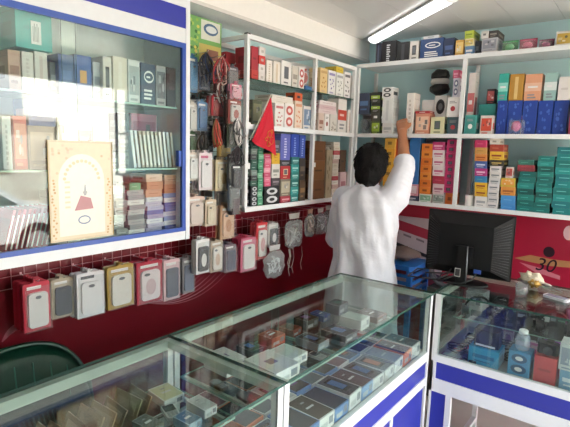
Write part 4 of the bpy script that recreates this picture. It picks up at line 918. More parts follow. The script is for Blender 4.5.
def counter_right():
    X0, X1, Y0, Y1 = -.785, .95, 2.27, 2.82
    t = thing('glass_counter', 'right glass display counter with blue band under the monitor', 'display counter', (X0, Y0, 0)); W, D = X1-X0, Y1-Y0; p = .026
    for x, y in ((0, 0), (0, D-p), (W-p, 0), (W-p, D-p), (W*.55, 0), (W*.55, D-p)):
        MB().box(x, y, .43 if x > .01 or True else 0, x+p, y+p, .937, WHITE if y == 0 else ALU).build('post', t)
    MB().box(p, D-p, .905, W-p, D, .937, ALU).build('back_top_rail', t)
    for x in (0, W-p): MB().box(x, p, .912, x+p, D-p, .937, ALU).build('cross_rail', t)
    MB().box(-.004, -.008, .938, W, D+.004, .946, CGLASS, EDGE).build('glass_top', t)
    MB().box(p, .003, .612, W-p, .008, .936, CGLASS, EDGE).build('front_glass', t)
    MB().box(.004, p, .612, .008, D-p, .911, CGLASS, EDGEL).build('end_glass', t)
    MB().box(.03, .20, .768, W-.03, D-.03, .774, CGLASS, EDGEL).build('glass_shelf', t)
    for x in (.05, W*.5, W-.06): MB().box(x, .22, .758, x+.012, D-p, .768, ALU).build('shelf_bracket', t)
    MB().box(0, .002, .592, W, D, .610, mat('#8d959a', .4, name='deck_board')).build('deck', t)
    MB().box(p, 0, .588, W-p, .02, .625, WHITE).build('front_rail', t)
    MB().box(p, .006, .500, W-p, .016, .588, BLUEP).build('blue_band', t)
    MB().box(p, 0, .43, W-p, .02, .500, WHITE).build('front_rail', t)
    MB().box(0, 0, .43, .012, D, .592, WHITE).build('end_panel', t)
    MB().box(0, D-.012, .43, W, D, .592, WHITE).build('back_panel', t)
    sl_ = mat('#5c6066', .25, name='grey_sliding_door')
    for a_, b_, y in ((p, W*.52, D-.008), (W*.48, W-p, D-.016)): MB().box(a_, y, .612, b_, y+.005, .904, sl_).build('sliding_door', t)
    for x in (.085, W*.55, W-.05):
        for y in (.0, D-p): MB().box(x, y, 0, x+p, y+p, .43, WHITE).build('leg', t)
        MB().box(x, p, .06, x+p, D-p, .085, WHITE).build('foot_rail', t)
    MB().box(.0, .004, .02, .085, .014, .43, BLUEP).build('blue_panel', t)
    MB().box(.0, .0, 0, .012, .02, .43, WHITE).build('leg', t)
    return t
counter_right()

# ---------------- phone boxes inside the left counters
def flat_box(label, w, l, h, side, topc, kind, loc, rz, group=None, name='phone_box'):
    """box lying flat; long axis Y, label end at -Y"""
    mb = MB(); mb.cbox(w, l, h*.45, paper(side), .0012); mb.cbox(w+.0016, l+.0016, h*.55, paper(side), .0012, 0, 0, h*.45)
    front(mb, w*.98, -l/2-.0009, [('r', .1, .2, .55, .55, '#c3c7cc'), ('r', .62, .3, .9, .8, '#7f8791')], h)
    z = h+.0003
    mb.quad([(-w*.47, -l*.47, z), (w*.47, -l*.47, z), (w*.47, l*.47, z), (-w*.47, l*.47, z)], paper(topc, .25))
    z += .0003
    if kind == 'phone':
        mb.quad([(-w*.26, -l*.3, z), (w*.26, -l*.3, z), (w*.26, l*.36, z), (-w*.26, l*.36, z)], paper('#1c1e24', .2)); z += .0003
        mb.quad([(-w*.21, -l*.2, z), (w*.21, -l*.2, z), (w*.21, l*.28, z), (-w*.21, l*.28, z)], paper(random.choice(['#3d6aa8', '#7a4a8a', '#a85a3a', '#4a7a6a', '#8a8f98']), .2))
    elif kind == 'logo':
        mb.quad([(-w*.22, -.006, z), (w*.22, -.006, z), (w*.22, .004, z), (-w*.22, .004, z)], paper('#d8dade'))
        mb.quad([(-w*.10, l*.2, z), (w*.10, l*.2, z), (w*.10, l*.26, z), (-w*.10, l*.26, z)], paper('#8f949c'))
    elif kind == 'window':
        mb.quad([(-w*.2, -l*.12, z), (w*.12, -l*.12, z), (w*.12, l*.12, z), (-w*.2, l*.12, z)], paper('#6f5a86'))
    return tag(mb.build(name, None, loc, rz), label, 'phone box', group)
sides = ['#eef0f2', '#e6e9ec', '#5a8fcf', '#dfe3e6', '#e8825a', '#4f7fc4', '#e9ebee', '#d6dade', '#e4e6ea', '#f0f0f0', '#7aa4d8']
tops = ['#2a3040', '#3a4a66', '#23262c', '#4a3440', '#2c2f36', '#6a7684', '#38404a', '#41382f', '#2f3b3a', '#55606c', '#1f2a44', '#7a5a6a', '#b8bec6']
tn = {'#2a3040': 'navy', '#3a4a66': 'slate blue', '#23262c': 'black', '#4a3440': 'plum', '#2c2f36': 'charcoal', '#6a7684': 'steel grey', '#38404a': 'dark grey', '#41382f': 'brown', '#2f3b3a': 'dark green', '#55606c': 'blue grey', '#1f2a44': 'midnight blue', '#7a5a6a': 'mauve', '#b8bec6': 'silver'}
def rows(y0, y1, n, xs, where, seed):
    rr = random.Random(seed)
    for r_, (x, l, hgt) in enumerate(xs):
        for i in range(n):
            y = y0+(y1-y0)*(i+.5)/n; wd = (y1-y0)/n-.005; tc = tops[(i*3+r_*5+seed) % len(tops)]
            flat_box(f"{tn[tc]} topped phone box, {ORD[i]} from near end, {['front', 'middle', 'rear'][r_]} row {where}", wd, l, hgt*rr.uniform(.85, 1.1), sides[(i*4+r_*3+seed) % len(sides)], tc, rr.choice(['phone', 'logo', 'phone', 'plain']), (x, y, ZD+.0004), R(90)+R(rr.uniform(-3, 3)), 'phone boxes in rows on the deck '+where)
rows(1.10, 2.19, 11, [(-.895, .155, .060), (-1.065, .155, .052), (-1.22, .12, .045)], 'of left counter', 1)
rows(.42, 1.01, 6, [(-.895, .155, .055), (-1.065, .155, .050), (-1.22, .12, .045)], 'of near counter', 4)
ZS = .784
# white phone boxes on the glass shelf of the left counter
for i, (x, y, w_, l_, kd, sc_, tc, nm) in enumerate((
    (-1.045, 1.31, .13, .16, 'window', '#f2f2f2', '#eceef0', 'large white phone box with purple window by cross rail'),
    (-1.215, 1.235, .10, .13, 'window', '#eef0f0', '#e6e8ea', 'smaller white phone box with purple window'),
    (-1.08, 1.455, .10, .12, 'plain', '#f0f2f2', '#dfe6e4', 'plain white phone box beyond the purple window box'),
    (-1.235, 1.40, .07, .09, 'phone', '#3a3f48', '#2a2e36', 'dark phone box against the sliding glass'),
    (-1.09, 1.64, .08, .12, 'phone', '#8a94a0', '#38404a', 'grey phone box past the white boxes'),
    (-1.235, 1.54, .09, .08, 'logo', '#c0563c', '#a8442e', 'rust orange box against the sliding glass'),
    (-1.06, 1.96, .09, .11, 'plain', '#dfe6e6', '#cfe0dc', 'pale mint box near the end glass'),
    (-1.24, 1.93, .06, .08, 'logo', '#2f5fa8', '#274f90', 'small blue box near the end glass'),
    (-1.24, 1.68, .07, .08, 'plain', '#a8442e', '#7a3a2a', 'brown red box beside sliding glass'),
    (-1.235, 1.80, .09, .08, 'phone', '#2c3a34', '#1f2c28', 'dark green box beside sliding glass'),
    (-1.05, 1.80, .10, .13, 'phone', '#3a3d44', '#26282e', 'black phone box in the shelf middle'),
    (-1.05, 2.11, .10, .12, 'logo', '#7a5a4a', '#5a4438', 'brown phone box by the end glass'),
    (-1.235, 2.08, .10, .08, 'phone', '#4a4e58', '#33363e', 'charcoal box in the far shelf corner'))):
    flat_box(nm+' on counter shelf', w_, l_, [.055, .05, .035, .03, .03, .04, .05, .03, .03, .045, .03, .03, .05][i], sc_, tc, kd, (x, y, ZS+.0005), R(90)+R(random.uniform(-5, 5)), 'boxes on the left counter glass shelf')
# near counter shelf: brown cards leaning in a row, phones and small boxes
rr = random.Random(3)
for i in range(9):
    y = .50+.042*i; mb = MB(); hh = rr.uniform(.055, .07)
    mb.box(-.06, -.002, 0, .06, .002, hh, paper(rr.choice(['#8a7558', '#968264', '#7c6a50']))); mb.box(-.045, -.0026, hh*.2, .045, -.002, hh*.75, paper('#a8967a'))
    o = mb.build('cardboard_card', None, (-1.22, y, ZS+.0015), R(rr.uniform(-6, 6)), R(-24)); tag(o, f'brown cardboard card, {ORD[i]} from near end, leaning in near counter', 'card', 'brown cards leaning in the near counter')
for i, (x, y, w_, l_, sc_, tc, nm) in enumerate(((-1.20, .945, .075, .10, '#e4e9ea', '#e2e4c0', 'white and yellow phone box'), (-1.06, .975, .05, .09, '#e9eef0', '#d8dde0', 'small silver box'), (-1.03, .89, .05, .07, '#9ab0c0', '#5a7a94', 'blue grey box'), (-1.10, .80, .05, .08, '#6a706c', '#4a504e', 'dark grey box'), (-1.03, .68, .06, .09, '#8a8f86', '#6f756c', 'olive grey box'), (-1.10, .58, .05, .10, '#3a3e44', '#2a2e34', 'black phone box'))):
    flat_box(nm+' on near counter glass shelf', w_, l_, .028, sc_, tc, 'logo', (x, y, ZS+.0005), R(84+4*i), 'boxes on the near counter glass shelf')
# tools and a scatter of phones in the near part of the left counter
def handset(label, loc, rz, body, scr, L_=.115, W=.052, flip=False, z=0):
    t = thing('mobile_phone', label, 'phone', loc, rz, 'loose phones at the counters')
    MB().cbox(W, L_, .011, paper(body, .3), .008).build('body', t)
    MB().box(-W*.42, -L_*(.40 if not flip else .02), .011, W*.42, L_*.42, .0118, paper(scr, .1)).build('screen', t)
    mb = MB()
    if flip:
        for a_ in range(3):
            for b_ in range(4): mb.box(-W*.36+a_*W*.26, -L_*.44+b_*L_*.10, .011, -W*.36+a_*W*.26+W*.2, -L_*.44+b_*L_*.10+L_*.07, .0122, paper('#9aa0a6'))
    else: mb.box(-W*.12, -L_*.47, .011, W*.12, -L_*.43, .0121, paper('#9aa0a6'))
    mb.build('keypad' if flip else 'home_button', t)
for i, (x, y, a_, c, s_, fl_, nm) in enumerate(((-1.015, .79, 25, '#26282e', '#3a4a5a', False, 'black phone'), (-1.12, .90, 70, '#c8ccd0', '#2a2e36', True, 'silver keypad phone'), (-1.115, .70, -20, '#8a5a34', '#3a2a20', False, 'brown cased phone'), (-1.0, .58, 10, '#33363c', '#55606a', True, 'charcoal keypad phone'))):
    handset(nm+' lying on near counter glass shelf', (x, y, ZS+.0005), R(a_), c, s_, .085, .042, fl_)
for i, (x, y, a_, c, s_, fl_, nm) in enumerate(((-1.0, 1.12, 80, '#1c1d22', '#4a5058', False, 'glossy black phone by cross rail'), (-1.13, 1.12, 85, '#2a2c30', '#55606a', True, 'dark keypad phone by cross rail'), (-1.0, 1.55, 88, '#c8ccd0', '#2a3a4a', True, 'silver keypad phone mid shelf'), (-1.0, 1.71, 92, '#26282e', '#3a4a5a', False, 'black touch phone mid shelf'), (-1.0, 1.885, 90, '#a83a34', '#2a2a30', True, 'red keypad phone mid shelf'))):
    handset(nm+' on left counter shelf', (x, y, ZS+.0005), R(a_), c, s_, .075, .038, fl_)
# ---------------- things inside the right counter
ZR = .610
RC = Bay(1, 2.30, ZR, 'in right counter')
RC.col(468, 499, [(349, '#2f9cc8', 'title', '#1f6f98', 'sky blue box carrying a white label')], d=.12, back=.03)
q = RC.put(468, 499, 368, 349, ZR, None, .12, .03)
t = thing('speaker', 'black boxy speaker on the sky blue box in right counter', 'speaker', (q[2][0], q[2][1], ZR+q[1]+.001))
MB().cbox(.115, .085, .085, BLACK, .012).build('cabinet', t)
MB().prism(ell2(0, .048, .034, .034, 18), -.047, -.042, mat('#3a3d42', .6, name='speaker_cloth'), 'y').build('cone', t)
MB().box(-.045, -.0435, .005, .045, -.042, .014, paper('#d8dadc')).build('name_plate', t)
RC.col(507.5, 530.5, [(352, '#3f8fc4', 'rings', '#1f4f7a', 'light blue box with speaker print')], d=.09, back=.03)
q = RC.put(507.5, 530.5, 372, 352, ZR, None, .09, .03)
t = thing('jar', 'clear plastic jar with cap on light blue box', 'jar', (q[2][0], q[2][1], ZR+q[1]+.001))
MB().lathe([(.030, 0), (.033, .006), (.033, .055), (.026, .070), (.018, .076)], clear('jar_plastic', (.82, .88, .97), .08, .05, .25, (.6, .7, .9)), 16).build('body', t); MB().lathe([(.020, .076), (.020, .092), (.017, .095)], mat('#e6e8ee', .4, name='white_cap'), 14).build('cap', t)
RC.col(533.5, 557, [(357, '#c83a40', 'plain', '#a02830', 'red box under black camera')], d=.11, back=.03)
q = RC.put(533.5, 557, 372, 357, ZR, None, .11, .03)
t = thing('camera', 'black camera on the red box in right counter', 'camera', (q[2][0], q[2][1], ZR+q[1]+.001))
MB().cbox(.085, .05, .05, BLACK, .01).build('body', t); MB().prism(ell2(.005, .026, .02, .02, 16), -.05, -.025, mat('#1a1c20', .25, name='lens_barrel'), 'y').build('lens', t); MB().cbox(.03, .03, .012, BLACK, .004, .005, 0, .05).build('viewfinder', t)
RC.col(559, 582, [(372, '#6fa0c8', 'title', '#d8e4ee', 'pale blue box'), (345, '#cfd2d8', 'photo', '#8a94a8', 'white picture box on the pale blue box')], d=.10, back=.03)
# second row, packets, cable coils and handsets
for i, (px, py, c, c2, w_, h_, nm) in enumerate(((532, 333, '#b86aa8', '#e0a8d8', .07, .10, 'purple carded pack'), (548, 322, '#e0b8d0', '#c05aa0', .08, .09, 'pink carded pack'), (562, 330, '#a84ac8', '#d88af0', .08, .10, 'violet carded pack'), (520, 318, '#c8b8c8', '#8a6a8a', .06, .09, 'lilac carded pack'), (505, 330, '#4a4e58', '#7a8290', .07, .11, 'grey carded pack'))):
    P = hit(px, py, 2, ZR+.08)
    blister('blister_pack', nm+' standing behind the front boxes in right counter', 'blister pack', w_, .045, h_, c, c2, (P[0], 2.50+.055*i, ZR+.0005), R(-6+5*i))
def coil(label, loc, col_, r0, n, tilt=0):
    t = thing('coiled_cable', label, 'cable', loc, 0, 'coiled cables in the right counter'); mb = MB()
    pts = [((r0+.003*math.sin(3*i))*math.cos(i*.5), (r0*.8+.002*math.cos(2*i))*math.sin(i*.5), .004+.0011*i+.002*math.sin(i*1.7)) for i in range(n)]
    mb.tube(pts, .0036, mat(col_, .4), 6); mb.build('loops', t); MB().cbox(.02, .035, .014, mat(col_, .4), .003, r0, 0, .0005).build('plug', t)
for i, (x, y, c, nm) in enumerate(((-.66, 2.56, '#1b1c20', 'black coiled cable at left rear'), (-.52, 2.62, '#2a2b30', 'charcoal coiled cable behind the speaker'), (-.70, 2.40, '#22242a', 'black coiled cable at left front'), (-.60, 2.70, '#3a3c42', 'grey coiled cable by the back rail'), (-.44, 2.46, '#2a2326', 'dark coiled cable behind sky blue box'))):
    coil(nm+' in right counter', (x, y, ZR+.001), c, .045, 40)
for i, (x, y, a_, c, s_, fl_, nm) in enumerate(((-.70, 2.328, 90, '#5a3a6a', '#a8b8c0', False, 'purple phone near corner post'), (-.70, 2.47, -20, '#b83a34', '#2a2a30', True, 'red keypad phone behind corner post'), (-.625, 2.36, 60, '#1c1d22', '#4a4e58', False, 'black phone left of sky blue box'), (-.71, 2.655, 0, '#d0d4d8', '#3a4a5a', True, 'silver keypad phone by end glass'), (-.50, 2.75, 80, '#26282e', '#5a6a7a', False, 'dark phone by back rail'), (-.3, 2.74, 35, '#c8b0c0', '#4a3a5a', False, 'pinkish phone by back rail'))):
    handset(nm+' in right counter', (x, y, ZR+.0005), R(a_), c, s_, .10, .048, fl_)
for i, (x, y, w_, l_, h_, sc_, tc, nm) in enumerate(((-.69, 2.73, .10, .07, .09, '#e6e9ee', '#cfd4dc', 'white upright carton by the end glass'), (-.575, 2.505, .05, .07, .11, '#2c2e34', '#3a3d44', 'tall black carton left of speaker'), (-.395, 2.735, .07, .07, .10, '#3a3034', '#54464c', 'dark brown carton behind jar'), (-.12, 2.60, .10, .10, .08, '#9a4ab0', '#b868cc', 'violet carton at right edge'), (-.25, 2.47, .07, .06, .06, '#d8a8c8', '#e8c4d8', 'pale pink carton behind red box'))):
    flat_box(nm+' in right counter', w_, l_, h_, sc_, tc, 'logo', (x, y, ZR+.0005), R(-8+6*i))

# black headphones, cases and packs on the right counter's glass shelf
ZQ = .774
def headphones(label, loc, rz, c):
    t = thing('headphones', label, 'headphones', loc, rz, 'headphones on the right counter shelf'); m_ = mat(c, .4)
    MB().tube([(.07*math.cos(a_), .012*math.sin(a_*2), .022+.088*math.sin(a_)) for a_ in [math.pi*k/14 for k in range(15)]], .006, m_, 7).build('headband', t)
    for sx in (-1, 1):
        MB().prism(ell2(0, .032, .030, .032, 16), sx*.066-.011, sx*.066+.011, m_, 'x').build('ear_cup', t)
        MB().prism(ell2(0, .032, .022, .024, 14), sx*.050-.006, sx*.050+.006, mat('#3a3c42', .9, name='ear_pad'), 'x').build('ear_pad', t)
for i, (x, y, a_, c, nm) in enumerate(((-.655, 2.545, 20, '#15161a', 'black headphones nearest the corner post'), (-.47, 2.57, -35, '#1d1e23', 'charcoal headphones behind the black speaker'), (-.30, 2.55, 10, '#26222a', 'dark headphones above the jar'))):
    headphones(nm+' on right counter shelf', (x, y, ZQ+.0006), R(a_), c)
for i, (x, y, w_, l_, h_, sc_, tc, nm) in enumerate(((-.70, 2.70, .09, .10, .10, '#dfe4ea', '#cfd6de', 'white carton by the end glass'), (-.57, 2.71, .08, .11, .07, '#1d1f24', '#2a2c32', 'black carton by back rail'), (-.455, 2.72, .08, .10, .05, '#2c2628', '#4a3a3c', 'dark brown carton by back rail'), (-.345, 2.71, .08, .10, .09, '#35383e', '#4a4e56', 'grey black carton by back rail'), (-.22, 2.70, .09, .10, .08, '#b86aa0', '#d494c0', 'mauve carton by back rail'), (-.10, 2.70, .09, .10, .09, '#a04ac0', '#c47ade', 'violet carton by back rail'), (-.17, 2.56, .08, .07, .05, '#e0c4dc', '#f0dcec', 'pale lilac carton'))):
    flat_box(nm+' on right counter shelf', w_, l_, h_, sc_, tc, 'logo', (x, y, ZQ+.0005), R(-5+4*i))
for i, (x, y, c, nm) in enumerate(((-.56, 2.62, '#16171a', 'black coiled lead between headphones'), (-.385, 2.635, '#202126', 'charcoal coiled lead between headphones'))):
    coil(nm+' on right counter shelf', (x, y, ZQ+.001), c, .03, 36)

# ---------------- monitor seen from behind, on the right counter
ZK = .946
def monitor():
    cx_, cy_ = -.738, 2.56
    t = thing('computer_monitor', 'black flat monitor seen from behind on right counter', 'monitor', (cx_, cy_, ZK), R(2))
    w_, zb_, zt_ = .44, .035, .372
    body = mat('#0e0f11', .6, bump=.1, bscale=200, name='monitor_plastic', spec=.25)
    MB().box(-w_/2, .012, zb_, w_/2, .03, zt_, body).build('bezel', t)
    MB().box(-w_/2+.015, .03, zb_+.018, w_/2-.015, .0312, zt_-.015, mat('#0a0b0d', .08, name='screen_glass')).build('screen', t)
    a0, a1, c0, c1 = w_/2-.004, w_/2-.085, zb_+.004, zb_+.05
    lo = [(-a0, .012, c0), (a0, .012, c0), (a0, .012, zt_-.004), (-a0, .012, zt_-.004)]
    hi = [(-a1, -.045, c1), (a1, -.045, c1), (a1, -.045, zt_-.06), (-a1, -.045, zt_-.06)]
    MB().add(lo+hi, [(4, 5, 6, 7)[::1], (0, 1, 5, 4), (1, 2, 6, 5), (2, 3, 7, 6), (3, 0, 4, 7)], body).build('back_shell', t)
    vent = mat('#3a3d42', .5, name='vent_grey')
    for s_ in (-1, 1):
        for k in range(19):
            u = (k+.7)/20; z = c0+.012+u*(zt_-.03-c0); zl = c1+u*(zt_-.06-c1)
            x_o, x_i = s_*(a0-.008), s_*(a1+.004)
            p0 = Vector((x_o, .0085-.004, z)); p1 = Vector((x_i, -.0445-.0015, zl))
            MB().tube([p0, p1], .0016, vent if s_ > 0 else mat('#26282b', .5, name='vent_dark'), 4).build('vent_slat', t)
    MB().box(-.045, -.062, .10, .045, -.046, .20, body).build('stand_plate', t)
    MB().prism([(-.028, .008), (.028, .008), (.022, .205), (-.022, .205)], -.078, -.0625, body, 'y').build('stand_neck', t)
    MB().tube([(.026, -.08, .01), (.026, -.085, .1), (.022, -.08, .206)], .003, mat('#8a8d90', .3, .5, name='grey_edge'), 5).build('neck_edge', t)
    MB().lathe([(.105, 0), (.11, .004), (.10, .010), (.03, .014)], body, 24, 0, -.03, .0003, 1.15, .8).build('stand_base', t)
    mb = MB().box(-.034, -.0785, .04, -.004, -.0795, .085, paper('#d8d8d4'))
    mb.box(-.031, -.0796, .044, -.007, -.08, .081, paper('#2a2c30')).build('port_label', t)
    for s_, c in ((-1, '#2a4a9a'),): MB().box(.055, -.056, .065, .09, -.046, .085, mat(c, .4, name='blue_plug')).build('plug', t)
    for k, (xx, c) in enumerate(((-.03, '#1a1b1e'), (.07, '#1c1d22'), (-.06, '#222428'))):
        MB().tube([(xx, -.05, .07), (xx-.01, -.08, .04), (xx-.06, -.11, .012), (xx-.15-.03*k, -.08-.02*k, .006), (xx-.19-.02*k, .02+.03*k, .006), (-.02-.05*k-.06, .13+.02*k, .006)], .0042, mat(c, .4), 6).build('cable', t)
monitor()
# odds and ends on the right counter top
t = thing('crumpled_bag', 'crumpled clear and gold wrapper on right counter top', 'wrapper', tuple(hit(530, 287, 2, ZK)+np.array([0, 0, .006])))
rr = random.Random(5); mb = MB()
def crum(d): return 1+.22*math.sin(9*d.x+4*d.z)+.16*math.sin(13*d.y-5*d.z)+.1*math.sin(21*d.x*d.y)
MB().ell((0, 0, .036), (.055, .04, .034), mat('#d8cdb4', .3, bump=.8, bscale=90, name='crinkled_wrapper'), 20, 12, crum).build('wrapper', t)
MB().ell((.02, -.03, .024), (.03, .022, .02), mat('#b8914a', .25, .4, bump=.6, name='gold_foil'), 14, 9, crum).build('gold_foil', t)
P = hit(551, 288, 2, ZK)
t = thing('screwdriver', 'pale handled screwdriver lying beside the crumpled wrapper', 'screwdriver', (P[0], P[1], ZK+.0085), R(-42))
MB().tube([(-.055, 0, 0), (-.045, 0, 0), (-.01, 0, 0), (.0, 0, 0)], [.006, .008, .008, .005], mat('#e4e2dc', .35, name='pale_handle'), 10).build('handle', t); MB().tube([(0, 0, 0), (.075, 0, -.004), (.08, 0, -.0045)], [.0028, .0028, .001], STEEL, 8).build('shaft', t)
P = hit(521, 296, 2, ZK)
t = thing('glass_tumbler', 'small clear tumbler on right counter top', 'glass', (P[0], P[1], ZK+.0005))
MB().lathe([(.022, 0), (.026, .003), (.030, .065), (.028, .065), (.024, .006)], clear('tumbler_glass', (.93, .95, .95), .07, .0, .06), 18).build('cup', t)
P = hit(556, 300, 2, ZK)
handset('white phone lying on right counter top near edge', (P[0], P[1]+.02, ZK+.0005), R(70), '#e0e2e6', '#8a90a0')

# ---------------- behind the counters
t = thing('leaning_board', 'pale printed board with black stripe leaning below back shelf', 'board', (-1.30, YW-.05, .60))
mb = MB().box(-.30, -.012, 0, .20, 0, .56, paper('#c9b8c0'))
def bq(x0, z0, x1, z1, dz, c, k): mb.quad([(x0, -.012-.0003*k, z0), (x1, -.012-.0003*k, z0-dz), (x1, -.012-.0003*k, z1-dz), (x0, -.012-.0003*k, z1)], paper(c))
bq(-.30, .49, .20, .56+.13-.13, .10, '#a8203a', 1); bq(-.30, .375, .20, .40, .12, '#1d1a22', 2); bq(-.3, .24, .2, .29, .12, '#4a3450', 2); bq(-.3, .17, .2, .23, .10, '#7a2a3c', 2)
for k in range(3): bq(-.2+.1*k, .44-.02*k, -.14+.1*k, .455-.02*k, .014, '#7a6a74', 3)
mb.build('printed_board', t, (0, 0, 0), 0, R(-3))
MB().box(-.28, -.06, -.02, .18, .03, -.001, mat('#8a7a68', .6, name='wood_ledge')).build('ledge', t)
for x in (-.26, .15): MB().box(x, -.05, -.6, x+.025, .02, -.02, mat('#8a7a68', .6, name='wood_ledge')).build('leg', t)
# blue plastic crate-stool
t = thing('plastic_stool', 'blue plastic stool with slotted sides behind counter', 'stool', (-1.30, 3.02, 0))
bl = mat('#1f6fc0', .4, name='blue_plastic')
MB().cbox(.30, .30, .03, bl, .03, 0, 0, .86).build('seat', t)
for sx in (-1, 1):
    for sy in (-1, 1): MB().prism([(sx*.145, 0), (sx*.115, 0), (sx*.105, .86), (sx*.14, .86)], sy*.14-.012, sy*.14+.012, bl, 'y').build('leg', t)
for k in range(5):
    z = .62+.048*k; MB().box(-.115, -.149, z, .115, -.135, z+.022, bl).build('slat', t); MB().box(.128, -.13, z, .14, .13, z+.022, bl).build('slat', t)
MB().box(-.105, -.128, .58, .105, .128, .605, bl).build('lower_shelf', t)
t = thing('folded_cloth', 'crumpled grey brown cloth lying on the blue stool', 'cloth', (-1.31, 3.02, .8955))
MB().ell((0, 0, .045), (.13, .11, .045), mat('#6a5a56', .9, bump=.6, name='grey_brown_cloth'), 20, 10, lambda d: 1+.1*math.sin(7*d.x+3*d.y)+.08*math.sin(11*d.y)).build('cloth', t)
t = thing('cable_roll', 'large grey cable roll leaning behind the monitor', 'cable roll', (-1.0, 3.06, .74))
for k in range(5):
    MB().tube([((.10+.007*(k % 3))*math.cos(i*.42), .012*k-.02+.004*math.sin(i), .125+(.10+.007*(k % 3))*math.sin(i*.42)) for i in range(16)], .010, mat(['#6a6c72', '#55575c', '#7a7c82'][k % 3], .5), 6).build('loop', t)
MB().box(-.10, -.06, -.74, .10, .06, .008, mat('#4a4744', .7, name='dark_carton')).build('support_box', t)
# green plastic chair behind the near counter
def chair():
    t = thing('plastic_chair', 'dark green moulded plastic chair behind near counter', 'chair', (-1.60, .74, 0), R(90))
    g = mat('#083528', .35, bump=.05, name='green_plastic')
    MB().cbox(.44, .40, .03, g, .06, 0, 0, .42).build('seat', t)
    for sx in (-1, 1):
        for sy in (-1, 1): MB().tube([(sx*.20, sy*.19, 0), (sx*.18, sy*.17, .42)], [.016, .024], g, 8).build('leg', t)
    # curved backrest with rounded top edge and slots
    def bp_(u, v, o): a_ = u*1.05; top = .385*math.sqrt(max(0, 1-abs(u)**2.6)); return ((.33+o)*math.sin(a_), .02+(.19+o)*math.cos(a_)+.06*v, .45+top*v)
    N, Mv = 24, 8; us = [-1+2*i/N for i in range(N+1)]
    vs_ = [bp_(u, j/Mv, 0) for j in range(Mv+1) for u in us]+[bp_(u, j/Mv, -.012) for j in range(Mv+1) for u in us]
    n1 = (N+1)*(Mv+1); fs = []
    for j in range(Mv):
        for i in range(N):
            a_ = j*(N+1)+i; fs.append((a_, a_+1, a_+N+2, a_+N+1)[::-1]); fs.append((n1+a_, n1+a_+1, n1+a_+N+2, n1+a_+N+1))
    for i in range(N): a_ = Mv*(N+1)+i; fs.append((a_, a_+1, n1+a_+1, n1+a_))
    MB().add(vs_, fs, g, True).build('backrest', t)
    MB().tube([bp_(u, 1, -.006) for u in us], .011, g, 8).build('rim', t)
    lg = mat('#2a6a58', .35, name='worn_green')
    for k in range(7):
        u = -.6+.2*k; MB().tube([Vector(bp_(u, .45, -.0135)), Vector(bp_(u, .82, -.0135))], .003, lg, 4).build('groove', t)
chair()

